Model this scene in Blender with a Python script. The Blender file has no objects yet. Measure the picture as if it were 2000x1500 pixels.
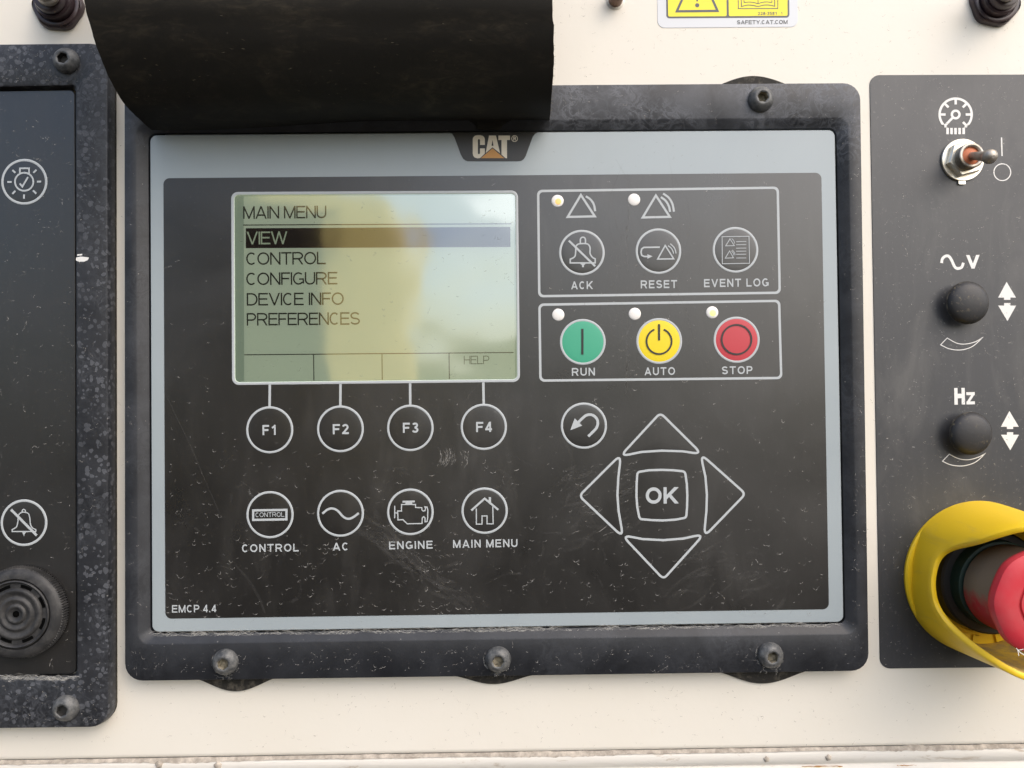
import bpy, math, random
from mathutils import Vector, Matrix
random.seed(7)
rad = math.radians
sc = bpy.context.scene
COL = sc.collection
S = 0.0002                      # one panel unit (about one photo pixel) in metres
SX, SY = 14.0, -33.3            # foot of the camera on the panel, panel units

# ------------------------------------------------------------------ camera
CA, CB, CC = 0.01520946, -0.01026455, -0.0113208
CX, CY, CZ = 0.00279071, -0.00666766, 0.29801716
def rot3(a, b, c):
    return Matrix.Rotation(c, 3, 'Z') @ Matrix.Rotation(b, 3, 'Y') @ Matrix.Rotation(a, 3, 'X')
RC = rot3(CA, CB, CC)
P2W = Matrix(((1, 0, 0), (0, 0, -1), (0, 1, 0)))     # panel (x, y, out) -> world (x, -out, y)
cam = bpy.data.objects.new('camera', bpy.data.cameras.new('camera'))
COL.objects.link(cam)
cam.matrix_world = Matrix.Translation(P2W @ Vector((CX, CY, CZ))) @ (P2W @ RC).to_4x4()
cam.data.sensor_width = 36.0
cam.data.lens = 27.0
cam.data.clip_start = 0.01
cam.data.clip_end = 500
sc.camera = cam

# ------------------------------------------------------------------ sky, sun, exposure
SUN_EL, SUN_AZ = rad(43), rad(45)       # azimuth: from straight out of the panel towards its right
world = bpy.data.worlds.new('World'); sc.world = world
world.use_nodes = True
nt = world.node_tree
bg = nt.nodes['Background']
sky = nt.nodes.new('ShaderNodeTexSky'); sky.sky_type = 'NISHITA'; sky.sun_disc = False
sky.sun_elevation = SUN_EL
sdir = Vector((math.sin(SUN_AZ) * math.cos(SUN_EL), -math.cos(SUN_AZ) * math.cos(SUN_EL), math.sin(SUN_EL)))
sky.sun_rotation = math.atan2(sdir.x, sdir.y)
sky.air_density = 1.0; sky.dust_density = 3.5; sky.ozone_density = 1.0
nt.links.new(sky.outputs[0], bg.inputs[0]); bg.inputs[1].default_value = 0.15
sun = bpy.data.objects.new('sun', bpy.data.lights.new('sun', 'SUN'))
COL.objects.link(sun)
sun.data.energy = 1.15; sun.data.angle = rad(98); sun.data.color = (1.0, 0.96, 0.90)
sun.rotation_euler = sdir.to_track_quat('Z', 'Y').to_euler()
sc.view_settings.view_transform = 'Standard'
sc.view_settings.look = 'None'
sc.view_settings.exposure = 0.74
sc.view_settings.gamma = 1.0

# ------------------------------------------------------------------ helpers
def at(px, py, h=0.0):
    """photo pixel -> panel units on the plane standing h units proud of the faceplate"""
    d = RC @ Vector(((px - 1000) / 1500, -(py - 750) / 1500, -1.0))
    t = (h * S - CZ) / d.z
    return ((CX + t * d.x) / S, (CY + t * d.y) / S)

class G:
    """collects faces (panel units) for one mesh object"""
    def __init__(self): self.v = []; self.f = []; self.sm = []
    def face(self, pts, smooth=False):
        i = len(self.v); self.v += pts; self.f.append(list(range(i, i + len(pts)))); self.sm.append(smooth)
    def grid(self, rows, closed=False, smooth=True):
        i = len(self.v); n = len(rows[0])
        for r in rows: self.v += r
        for a in range(len(rows) - 1):
            for b in range(n if closed else n - 1):
                c = (b + 1) % n
                self.f.append([i + a * n + b, i + a * n + c, i + (a + 1) * n + c, i + (a + 1) * n + b]); self.sm.append(smooth)
        return i
    # flat print given in photo pixels, laid on height h
    def pix(self, pts, h): self.face([(*at(x, y, h), h) for x, y in pts])
    def stroke(self, pts, w, h, closed=False, clip=None, xf=None):
        n = len(pts); L = []; R = []
        for i in range(n):
            p = pts[i]
            a = pts[i - 1] if (i > 0 or closed) else None
            b = pts[(i + 1) % n] if (i < n - 1 or closed) else None
            def nrm(u, v):
                dx, dy = v[0] - u[0], v[1] - u[1]; l = math.hypot(dx, dy) or 1e-9
                return (-dy / l, dx / l)
            if a is None: m = nrm(p, b); k = 1
            elif b is None: m = nrm(a, p); k = 1
            else:
                n1, n2 = nrm(a, p), nrm(p, b)
                mx, my = n1[0] + n2[0], n1[1] + n2[1]; l = math.hypot(mx, my) or 1e-9
                m = (mx / l, my / l); k = 1 / max(0.25, m[0] * n1[0] + m[1] * n1[1])
            ww = w[i] if isinstance(w, (list, tuple)) else w
            L.append((p[0] + m[0] * ww / 2 * k, p[1] + m[1] * ww / 2 * k))
            R.append((p[0] - m[0] * ww / 2 * k, p[1] - m[1] * ww / 2 * k))
        for i in range(n if closed else n - 1):
            j = (i + 1) % n
            q = [L[i], L[j], R[j], R[i]]
            if clip: q = clipy(clipy(q, 0.0, 1), 1.0, -1)
            if len(q) < 3: continue
            if xf: q = [xf(p) for p in q]
            self.pix(q, h)
    def ring(self, cx, cy, r, w, h, n=64):
        """flat ring round the pixel centre, radii in panel units"""
        x, y = at(cx, cy, h)
        rows = [[(x + (r + s * w / 2) * math.cos(2 * math.pi * k / n), y + (r + s * w / 2) * math.sin(2 * math.pi * k / n), h + e) for k in range(n)]
                for s, e in ((1, -.25), (.6, .12), (-.6, .12), (-1, -.25))]
        self.grid(rows, True)
    def disc(self, cx, cy, r, h, n=40):
        x, y = at(cx, cy, h)
        self.face([(x + r * math.cos(2 * math.pi * k / n), y + r * math.sin(2 * math.pi * k / n), h) for k in range(n)])
    def lathe(self, c, prof, n=48, smooth=True, cap=True, mod=None):
        rows = []
        for r, h in prof:
            rows.append([(c[0] + r * (mod(k, h) if mod else 1) * math.cos(2 * math.pi * k / n), c[1] + r * (mod(k, h) if mod else 1) * math.sin(2 * math.pi * k / n), h) for k in range(n)])
        self.grid(rows, True, smooth)
        if cap and prof[-1][0] > 0: self.face(rows[-1])
    def spin(self, A, B, prof, n=24):
        A, B = Vector(A), Vector(B); d = (B - A); L = d.length; d.normalize()
        u = d.orthogonal().normalized(); w = d.cross(u)
        rows = []
        for t, r in prof:
            p = A + d * (t * L)
            rows.append([tuple(p + u * (r * math.cos(2 * math.pi * k / n)) + w * (r * math.sin(2 * math.pi * k / n))) for k in range(n)])
        self.grid(rows, True); self.face(rows[-1], True)
    def loops(self, loops, smooth=False, cap=False):
        self.grid(loops, True, smooth)
        if cap: self.face(list(loops[-1]))
    def build(self, name, mat, parent=None, base=(0, 0, 0), autosmooth=None):
        me = bpy.data.meshes.new(name)
        bx, by, bh = base
        me.from_pydata([((x - bx) * S, -(h - bh) * S, (y - by) * S) for x, y, h in self.v], [], self.f)
        me.polygons.foreach_set('use_smooth', self.sm)
        if autosmooth:
            import bmesh
            bm = bmesh.new(); bm.from_mesh(me)
            bmesh.ops.remove_doubles(bm, verts=bm.verts, dist=1e-7)
            bmesh.ops.recalc_face_normals(bm, faces=bm.faces)
            for e in bm.edges:
                e.smooth = not (len(e.link_faces) == 2 and e.calc_face_angle(0) > rad(autosmooth))
            for f in bm.faces: f.smooth = True
            bm.to_mesh(me); bm.free()
        me.materials.append(mat); me.update()
        o = bpy.data.objects.new(name, me); COL.objects.link(o)
        if parent: o.parent = parent
        return o

def clipy(q, lim, s):
    out = []
    for i in range(len(q)):
        a, b = q[i], q[(i + 1) % len(q)]
        ia, ib = (a[1] - lim) * s >= 0, (b[1] - lim) * s >= 0
        if ia: out.append(a)
        if ia != ib:
            t = (lim - a[1]) / (b[1] - a[1]); out.append((a[0] + t * (b[0] - a[0]), lim))
    return out

def rrect(x0, y0, x1, y1, r, h, n=7):
    """rounded rectangle loop in panel units, counter clockwise"""
    p = []
    for cx, cy, a in ((x1 - r, y1 - r, 0), (x0 + r, y1 - r, 90), (x0 + r, y0 + r, 180), (x1 - r, y0 + r, 270)):
        for k in range(n): 
            t = rad(a + 90 * k / (n - 1)); p.append((cx + r * math.cos(t), cy + r * math.sin(t), h))
    return p
def rquad(c, r, h, n=7):
    """four pixel corners (TL, TR, BR, BL) -> rounded loop on height h, counter clockwise"""
    P = [Vector(at(x, y, h)) for x, y in (c[1], c[0], c[3], c[2])]
    out = []
    for i in range(4):
        p, a, b = P[i], P[i - 1], P[(i + 1) % 4]
        u, w = (a - p).normalized(), (b - p).normalized()
        c0 = p + (u + w) * r
        for k in range(n):
            t = rad(90 * k / (n - 1)); q = c0 - w * r * math.cos(t) - u * r * math.sin(t)
            out.append((q.x, q.y, h))
    return out
def inset(loop, d, h=None):
    """shrink a convex loop by d"""
    n = len(loop); out = []
    for i in range(n):
        a, p, b = Vector(loop[i - 1][:2]), Vector(loop[i][:2]), Vector(loop[(i + 1) % n][:2])
        u = (b - a).normalized(); m = Vector((-u.y, u.x)); q = p + m * d
        out.append((q.x, q.y, loop[i][2] if h is None else h))
    return out
def roundpath(pts, n=6):
    """closed path of (x, y, radius); corners with a radius are rounded"""
    out = []; N = len(pts)
    for i in range(N):
        x, y, r = pts[i]
        if r <= 0: out.append((x, y)); continue
        p, a, b = Vector((x, y)), Vector(pts[i - 1][:2]), Vector(pts[(i + 1) % N][:2])
        s, e = p + (a - p).normalized() * r, p + (b - p).normalized() * r
        for k in range(n + 1):
            t = k / n; q = s * (1 - t) ** 2 + p * 2 * t * (1 - t) + e * t * t; out.append((q.x, q.y))
    return out
def curve(pts, n=8):
    """Catmull-Rom through points"""
    out = []
    for i in range(len(pts) - 1):
        p0, p1, p2, p3 = pts[max(i - 1, 0)], pts[i], pts[i + 1], pts[min(i + 2, len(pts) - 1)]
        for k in range(n):
            t = k / n
            out.append(tuple(.5 * (2 * b + (c - a) * t + (2 * a - 5 * b + 4 * c - d) * t * t + (3 * b - a - 3 * c + d) * t ** 3) for a, b, c, d in zip(p0, p1, p2, p3)))
    out.append(pts[-1]); return out
def el(cx, cy, rx, ry, a0, a1, n=18):
    return [(cx + rx * math.cos(rad(a0 + (a1 - a0) * k / n)), cy + ry * math.sin(rad(a0 + (a1 - a0) * k / n))) for k in range(n + 1)]
def sub(ox, oy, k):
    """coordinates read off an enlargement: offset and scale -> photo pixels"""
    return lambda *p: [(ox + x / k, oy + y / k) for x, y in p]

def thing(name, label, cat, base=(0, 0, 0), group=None):
    o = bpy.data.objects.new(name, None); COL.objects.link(o); o.empty_display_size = .01
    o.location = (base[0] * S, -base[2] * S, base[1] * S)
    o['label'] = label; o['category'] = cat
    if group: o['group'] = group
    return o

# ---- lettering: a grotesque built from strokes, cap height 1
WID = dict(A=.98, C=.86, D=.9, E=.8, F=.74, G=.93, H=.86, I=.2, K=.95, L=.74, M=1.02, N=.86, O=1.0, P=.83, R=.92, S=.84, T=.86, U=.86, V=.94,
           W=1.36, Y=.94, z=.62)
for c_ in '1234580': WID[c_] = .7
def glyph(c, t):
    W = WID.get(c, .3); l, r, b, T = t / 2, W - t / 2, t / 2, 1 - t / 2; m = W / 2
    if c == 'I': W = t; return W, [[(l, 0), (l, 1)]]
    if c == 'A': return W, [[(t * .52 - .05 * m, -.05), (m, 1 - t * .2), (W - t * .52 + .05 * m, -.05)], [(W * .22, .29), (W * .78, .29)]]
    if c == 'C': return W, [el(m, .5, m - l, .5 - b, 48, 312, 28)]
    if c == 'G': return W, [el(m, .5, m - l, .5 - b, 48, 322, 28), [(r - .01, .1), (r - .01, .5)], [(W * .55, .5 - t * .4), (W - .01, .5 - t * .4)]]
    if c == 'O': return W, [el(m, .5, m - l, .5 - b, 0, 360, 36)[:-1] + ['closed']]
    if c == '0': return W, [el(m, .5, m - l, .5 - b, 0, 360, 30)[:-1] + ['closed']]
    if c == 'D': return W, [[(l, b), (W * .45, b)] + el(W * .45, .5, r - W * .45, T - .5, -85, 85, 14) + [(W * .45, T), (l, T), 'closed']]
    if c == 'E': return W, [[(l, 0), (l, 1)], [(l, T), (W, T)], [(l, .52), (W * .93, .52)], [(l, b), (W, b)]]
    if c == 'F': return W, [[(l, 0), (l, 1)], [(l, T), (W, T)], [(l, .5), (W * .9, .5)]]
    if c == 'H': return W, [[(l, 0), (l, 1)], [(r, 0), (r, 1)], [(l, .52), (r, .52)]]
    if c == 'K': return W, [[(l, 0), (l, 1)], [(l, .3), (W - t * .62 + .05, 1.05)], [(W * .36, .56), (W - t * .6 + .04, -.05)]]
    if c == 'L': return W, [[(l, 0), (l, 1)], [(l, b), (W, b)]]
    if c == 'M': return W, [[(l, 0), (l, 1)], [(r, 0), (r, 1)], [(l, 1 - t * .2), (m, t * .3), (r, 1 - t * .2)]]
    if c == 'N': return W, [[(l, 0), (l, 1)], [(r, 0), (r, 1)], [(l * 1.1, 1 - t * .3), (W - l * 1.1, t * .3)]]
    if c in 'PR':
        q = .56 if c == 'P' else .54
        s = [[(l, 0), (l, 1)], [(l, T), (W * .55, T)] + el(W * .55, (T + 1 - q) / 2, r - W * .55 - .02, (T - 1 + q) / 2, 80, -80, 12) + [(W * .55, 1 - q), (l, 1 - q)]]
        if c == 'R': s.append([(W * .48, 1 - q), (W * .62, .4), (W - t * .62 + .03, -.05)])
        return W, s
    if c == 'S':
        return W, [el(m, (T + .5) / 2 + .005, m - l - .02, (T - .5) / 2, 22, 250, 16) + el(m, (b + .5) / 2, m - l, (.5 - b) / 2, 70, -160, 16)]
    if c == 'T': return W, [[(m, 0), (m, 1)], [(0, T), (W, T)]]
    if c == 'U': return W, [[(l, 1)] + el(m, .36, m - l, .36 - b, 180, 360, 16) + [(r, 1)]]
    if c == 'V': return W, [[(t * .5 - .02, 1.05), (m, t * .2), (W - t * .5 + .02, 1.05)]]
    if c == 'W': return W, [[(t * .5 - .02, 1.05), (W * .27, t * .15), (m, 1 - t * .15), (W * .73, t * .15), (W - t * .5 + .02, 1.05)]]
    if c == 'Y': return W, [[(m, 0), (m, .44)], [(t * .5 - .03, 1.05), (m, .42), (W - t * .5 + .03, 1.05)]]
    if c == 'z': return W, [[(0, .7 - b), (W, .7 - b)], [(W - t * .6, .68 - b), (t * .6, b + .02)], [(0, b), (W, b)]]
    if c == '1': return W, [[(W * .62, 0), (W * .62, 1)], [(W * .66, 1 - t * .6), (W * .45, .8), (W * .16, .7)]]
    if c == '2': return W, [el(m, .69, m - l - .02, .31 - b, 165, -30, 14) + [(l + .02, b)], [(.02, b), (W, b)]]
    if c == '3': return W, [el(m, .745, m - l - .03, .255 - b * .9, 160, -85, 14), el(m, .28, m - l, .28 - b, 88, -160, 14), [(W * .4, .52), (W * .55, .52)]]
    if c == '4': return W, [[(W * .72, 0), (W * .72, 1)], [(0, .26), (W, .26)], [(W * .7, 1 - t * .3), (t * .5, .27)]]
    if c == '5': return W, [[(W * .92, T), (W * .2, T), (W * .13, .52)], el(m, .33, m - l, .33 - b, 140, -155, 16)]
    if c == '8': return W, [el(m, .74, m - l - .03, .26 - b, 0, 360, 20)[:-1] + ['closed'], el(m, .28, m - l, .28 - b, 0, 360, 20)[:-1] + ['closed']]
    if c == '.': return t, [[(l, 0), (l, t)]]
    if c == '-': return .34, [[(0, .36), (.34, .36)]]
    return W, []
def text(g, s, x0, x1, y0, y1, cap, h, t=.2, sp=.14, word=.32):
    """lettering whose baseline runs from pixel (x0, y0) to (x1, y1)"""
    adv = 0; items = []
    for c in s:
        if c == ' ': adv += word; continue
        W, st = glyph(c, t); items.append((adv, st)); adv += W + sp
    adv -= sp
    L = math.hypot(x1 - x0, y1 - y0); ux, uy = (x1 - x0) / L, (y1 - y0) / L; k = L / adv
    hh = h
    for a, st in items:
        for q in st:
            closed = q[-1] == 'closed'
            if closed: q = q[:-1]
            g.stroke(q, t, hh, closed, True, lambda p, a=a: (x0 + ux * (p[0] + a) * k + uy * p[1] * cap, y0 + uy * (p[0] + a) * k - ux * p[1] * cap))
            hh += .012
            if hh > h + .09: hh = h

# ------------------------------------------------------------------ materials
def mat(name, col, rough=.5, spec=.5, metal=0.0, coat=0.0):
    m = bpy.data.materials.new(name); m.use_nodes = True
    p = m.node_tree.nodes['Principled BSDF']
    p.inputs['Base Color'].default_value = (*col, 1); p.inputs['Roughness'].default_value = rough
    p.inputs['Specular IOR Level'].default_value = spec; p.inputs['Metallic'].default_value = metal
    p.inputs['Coat Weight'].default_value = coat; p.inputs['Coat Roughness'].default_value = .1
    return m
def lit(name, base, emit, power):
    m = mat(name, base, .35); p = m.node_tree.nodes['Principled BSDF']
    p.inputs['Emission Color'].default_value = (*emit, 1); p.inputs['Emission Strength'].default_value = power; return m
class N:
    """small node helper"""
    def __init__(s, m):
        s.t = m.node_tree; s.p = s.t.nodes['Principled BSDF']
        s.geo = s.t.nodes.new('ShaderNodeNewGeometry'); s.pos = s.geo.outputs['Position']
    def link(s, a, b): s.t.links.new(a, b)
    def mapping(s, scale=(1, 1, 1), rot=(0, 0, 0), loc=(0, 0, 0)):
        n = s.t.nodes.new('ShaderNodeMapping'); n.inputs['Scale'].default_value = scale; n.inputs['Rotation'].default_value = rot
        n.inputs['Location'].default_value = loc
        s.link(s.pos, n.inputs[0]); return n.outputs[0]
    def noise(s, scale, detail=4, rough=.55, dist=0, vec=None):
        n = s.t.nodes.new('ShaderNodeTexNoise'); n.inputs['Scale'].default_value = scale; n.inputs['Detail'].default_value = detail
        n.inputs['Roughness'].default_value = rough; n.inputs['Distortion'].default_value = dist
        s.link(vec or s.pos, n.inputs['Vector']); return n.outputs[0]
    def voro(s, scale, feature='F1', vec=None, out='Distance', rnd=1.0):
        n = s.t.nodes.new('ShaderNodeTexVoronoi'); n.feature = feature; n.inputs['Scale'].default_value = scale; n.inputs['Randomness'].default_value = rnd
        s.link(vec or s.pos, n.inputs['Vector']); return n.outputs[out]
    def ramp(s, src, *stops):
        n = s.t.nodes.new('ShaderNodeValToRGB'); e = n.color_ramp.elements
        while len(e) < len(stops): e.new(.5)
        for q, (p, c) in zip(e, stops):
            q.position = p; q.color = (c, c, c, 1) if isinstance(c, (int, float)) else (*c, 1)
        s.link(src, n.inputs[0]); return n.outputs[0]
    def math(s, op, a, b=0.0, clamp=False):
        n = s.t.nodes.new('ShaderNodeMath'); n.operation = op; n.use_clamp = clamp
        for i, q in enumerate((a, b)):
            if isinstance(q, (int, float)): n.inputs[i].default_value = q
            else: s.link(q, n.inputs[i])
        return n.outputs[0]
    def mix(s, f, a, b):
        n = s.t.nodes.new('ShaderNodeMix'); n.data_type = 'RGBA'
        for sock, q in ((n.inputs[0], f), (n.inputs[6], a), (n.inputs[7], b)):
            if isinstance(q, (int, float)): sock.default_value = q
            elif isinstance(q, tuple): sock.default_value = (*q, 1)
            else: s.link(q, sock)
        return n.outputs[2]
    def bump(s, src, strength, dist=.0005):
        n = s.t.nodes.new('ShaderNodeBump'); n.inputs['Strength'].default_value = strength; n.inputs['Distance'].default_value = dist
        s.link(src, n.inputs['Height']); s.link(n.outputs[0], s.p.inputs['Normal'])
    def col(s, x): s.link(x, s.p.inputs['Base Color'])
    def rough(s, x): s.link(x, s.p.inputs['Roughness'])

M = {}
# cream painted steel
m = M['cream'] = mat('cream_paint', (.80, .74, .64), .42, .45); n = N(m)
big = n.noise(14, 5); fine = n.noise(420, 4, .6)
c = n.mix(n.ramp(big, (.3, 0), (.7, 1)), (.80, .757, .668), (.825, .787, .708))
c = n.mix(n.ramp(fine, (.70, 0), (.80, .35)), c, (.55, .47, .36))
c = n.mix(n.ramp(n.noise(30, 6, .65, 1.5), (.60, 0), (.78, .28)), c, (.74, .63, .47))
n.col(c); n.bump(n.noise(260, 3), .12, .0004)
# chalky weathered lip with rust
m = M['lip'] = mat('weathered_paint', (.7, .65, .57), .8, .15); n = N(m)
v = n.mapping((45, 45, 220)); a = n.noise(1, 8, .7, .6, v)
c = n.mix(n.ramp(a, (.34, 0), (.42, .85)), (.46, .40, .33), (.70, .68, .635))
c = n.mix(n.ramp(n.noise(1, 8, .7, 1, n.mapping((18, 40, 120), loc=(3, 0, 7))), (.66, 0), (.74, .8)), c, (.50, .24, .08))
n.col(c); n.bump(a, .5, .0006)
m = M['sealant'] = mat('grey_sealant', (.34, .30, .26), .9, .2); n = N(m)
n.col(n.mix(n.ramp(n.noise(300, 6, .7), (.4, 0), (.65, 1)), (.30, .265, .225), (.55, .49, .42)))
# satin black bezel with a dried chalky film
def bezel_mat(name, mode):
    m = mat(name, (.02, .022, .028), .42, .45); n = N(m)
    warp = n.noise(90, 3)
    f1 = n.noise(210, 5, .68, .9)
    fil = n.ramp(n.math('ABSOLUTE', n.math('SUBTRACT', f1, .5)), (0.0, 1.0), (.03, .45), (.085, 0))
    mask = n.ramp(n.noise(42, 4, .6), (.38, 0), (.62, 1))
    film = n.ramp(n.noise(55, 6, .6, .5), (.35, 0), (.75, 1))
    if mode == 'drop':
        t = n.t.nodes.new('ShaderNodeVectorMath'); t.operation = 'MULTIPLY_ADD'
        nz = n.t.nodes.new('ShaderNodeTexNoise'); nz.inputs['Scale'].default_value = 420; n.link(n.pos, nz.inputs['Vector'])
        n.link(nz.outputs['Color'], t.inputs[0]); t.inputs[1].default_value = (.0022,) * 3; n.link(n.pos, t.inputs[2])
        v1 = n.voro(430, 'F1', t.outputs[0])
        vc = n.t.nodes.new('ShaderNodeSeparateColor'); n.link(n.voro(430, 'F1', t.outputs[0], 'Color'), vc.inputs[0])
        size = n.math('ADD', n.math('MULTIPLY', vc.outputs[0], .34), .19)
        d = n.math('SUBTRACT', size, v1)
        drop = n.ramp(n.math('ADD', n.math('MULTIPLY', d, 1.0), .5), (.49, 0), (.55, .8), (.62, .55), (.8, .65))
        mk = n.ramp(n.noise(75, 4, .6), (.34, .3), (.56, 1))
        a = n.math('MULTIPLY', drop, mk)
        a = n.math('ADD', n.math('MULTIPLY', a, .52), n.math('MULTIPLY', n.math('MULTIPLY', fil, mask), .22), True)
        a = n.math('ADD', a, n.math('MULTIPLY', film, .12), True)
        a = n.math('MULTIPLY', a, .8)
    elif mode == 'film':
        sx = n.t.nodes.new('ShaderNodeSeparateXYZ'); n.link(n.pos, sx.inputs[0])
        up = n.ramp(n.math('ADD', n.math('MULTIPLY', sx.outputs[2], 4.0), .5), (.12, .10), (.82, .16), (.9, 1.0))   # the rain film is thickest on the top bar
        # the rubber cover keeps the rain off the bar behind it
        up = n.math('MULTIPLY', up, n.ramp(n.math('ADD', n.math('MULTIPLY', sx.outputs[0], 3.0), .5), (.095, 1), (.14, .08), (.535, .08), (.55, 1)))
        a = n.math('ADD', n.math('MULTIPLY', n.math('MULTIPLY', n.math('MULTIPLY', fil, mask), .62), up), n.math('MULTIPLY', film, n.math('MULTIPLY', n.math('ADD', up, .35), .26)), True)
    c = n.mix(a, (.012, .0132, .0165), (.205, .217, .245))
    speck = n.ramp(n.noise(900, 2, .5), (.72, 0), (.80, .5))
    c = n.mix(speck, c, (.32, .31, .29))
    n.col(c); n.rough(n.math('ADD', n.math('MULTIPLY', a, .4), .42)); n.bump(n.noise(700, 3), .10, .0003)
    return m
M['bezel'] = bezel_mat('bezel_black', 'film')
M['bezel_drop'] = bezel_mat('bezel_black_spotted', 'drop')
# membranes
def film_mat(name, ca, cb, rough, dust, spec=.95):
    m = mat(name, ca, rough, spec); n = N(m)
    a = n.ramp(n.noise(16, 6, .6, .8), (.35, 0), (.72, 1))
    st = n.ramp(n.noise(1, 6, .7, .2, n.mapping((260, 10, 40), (0, .4, 0))), (.52, 0), (.8, .7))
    sp = n.ramp(n.noise(650, 4, .65), (.62, 0), (.74, 1))
    c = n.mix(a, ca, cb)
    sm = n.math('MULTIPLY', n.ramp(n.noise(1, 5, .6, .8, n.mapping((60, 10, 22), (0, .5, 0))), (.50, 0), (.72, 1)), n.ramp(n.noise(9, 3), (.45, 0), (.6, 1)))
    c = n.mix(n.math('MULTIPLY', sm, dust * .9), c, (.22, .21, .195))
    c = n.mix(n.math('MULTIPLY', st, dust * .5), c, (.2, .19, .175))
    c = n.mix(n.math('MULTIPLY', sp, dust), c, (.30, .29, .27))
    n.col(c); n.rough(n.math('ADD', n.math('MULTIPLY', a, .12), rough)); n.bump(n.noise(1100, 2), .06, .0002)
    return m
M['black'] = film_mat('black_membrane', (.0085, .0078, .0070), (.017, .0155, .0142), .27, .10)
M['left_black'] = film_mat('black_fascia', (.013, .0125, .012), (.021, .020, .0195), .27, .10)
M['plate'] = film_mat('charcoal_plate', (.019, .021, .026), (.031, .033, .039), .42, .22, .75)
M['tab'] = mat('logo_black', (.018, .0165, .014), .35, .5)
M['silver'] = film_mat('silver_grey_border', (.325, .372, .395), (.352, .40, .42), .30, .09, .6)
M['print'] = mat('pale_grey_ink', (.455, .485, .50), .45, .3)
M['white'] = mat('white_ink', (.80, .79, .76), .5, .4)
M['ivory'] = mat('ivory_ink', (.74, .68, .56), .45)
M['orange'] = mat('ochre_ink', (.55, .27, .07), .45)
M['hole'] = mat('deep_hole', (.002, .002, .002), .9, .05)
M['dark'] = mat('black_ink', (.02, .02, .02), .4)
M['green'] = mat('green_membrane', (.055, .36, .22), .38)
M['yellow'] = mat('yellow_membrane', (.80, .62, .01), .38)
M['red'] = mat('red_membrane', (.50, .045, .06), .38)
M['lcd'] = mat('lcd_green', (.46, .52, .40), .6, .3)
M['lcd'].node_tree.nodes['Principled BSDF'].inputs['Emission Color'].default_value = (.50, .57, .44, 1)
M['lcd'].node_tree.nodes['Principled BSDF'].inputs['Emission Strength'].default_value = .34
M['lcd_edge'] = mat('lcd_edge', (.38, .45, .36), .6, .3)
M['lcd_edge'].node_tree.nodes['Principled BSDF'].inputs['Emission Color'].default_value = (.47, .57, .44, 1)
M['lcd_edge'].node_tree.nodes['Principled BSDF'].inputs['Emission Strength'].default_value = .2
M['lcd_text'] = mat('lcd_segment', (.075, .07, .052), .6, .3)
M['lcd_bar'] = mat('lcd_bar', (.085, .036, .030), .6, .3)
M['lcd_invert'] = lit('lcd_open_segment', (.56, .60, .48), (.5, .6, .42), .26)
M['lcd_faint'] = mat('lcd_faint_segment', (.16, .19, .13), .6, .3)
M['lamp'] = mat('frosted_lens', (.82, .80, .77), .35)
M['lamp_amber'] = lit('amber_spot', (.80, .50, .20), (1, .45, .06), .28)
M['lamp_green'] = lit('green_spot', (.7, .85, .3), (.72, 1, .12), .45)
# window pane: clear sheet that reflects
m = M['pane'] = bpy.data.materials.new('window_film'); m.use_nodes = True; t = m.node_tree; t.nodes.remove(t.nodes['Principled BSDF'])
tr = t.nodes.new('ShaderNodeBsdfTransparent'); gl = t.nodes.new('ShaderNodeBsdfGlossy'); gl.inputs['Roughness'].default_value = .075
gp = t.nodes.new('ShaderNodeNewGeometry'); wn = t.nodes.new('ShaderNodeTexNoise'); wn.inputs['Scale'].default_value = 38; wn.inputs['Detail'].default_value = .6
t.links.new(gp.outputs['Position'], wn.inputs['Vector']); wb = t.nodes.new('ShaderNodeBump'); wb.inputs['Strength'].default_value = 1.0; wb.inputs['Distance'].default_value = .00045
t.links.new(wn.outputs[0], wb.inputs['Height']); t.links.new(wb.outputs[0], gl.inputs['Normal'])
fr = t.nodes.new('ShaderNodeFresnel'); fr.inputs['IOR'].default_value = 4.1
mx = t.nodes.new('ShaderNodeMixShader'); t.links.new(fr.outputs[0], mx.inputs[0]); t.links.new(tr.outputs[0], mx.inputs[1]); t.links.new(gl.outputs[0], mx.inputs[2])
t.links.new(mx.outputs[0], t.nodes['Material Output'].inputs[0])
# wear marks: dried rain, scuffs, each island with its own strength
def mark_mat(name, col, lo, hi):
    m = mat(name, col, .8, .2); t = m.node_tree; p = t.nodes['Principled BSDF']
    g = t.nodes.new('ShaderNodeNewGeometry'); mr = t.nodes.new('ShaderNodeMapRange'); mr.inputs[3].default_value = lo; mr.inputs[4].default_value = hi
    pw = t.nodes.new('ShaderNodeMath'); pw.operation = 'POWER'; pw.inputs[1].default_value = 2.4
    t.links.new(g.outputs['Random Per Island'], pw.inputs[0]); t.links.new(pw.outputs[0], mr.inputs[0])
    t.links.new(mr.outputs[0], p.inputs['Alpha']); return m
M['mark'] = mark_mat('dried_rain', (.44, .425, .40), .06, .80)
M['chip'] = mark_mat('paint_scuff', (.31, .25, .17), .05, .70)
M['lime'] = mark_mat('lime_crust', (.52, .51, .48), .10, .55)
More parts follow.
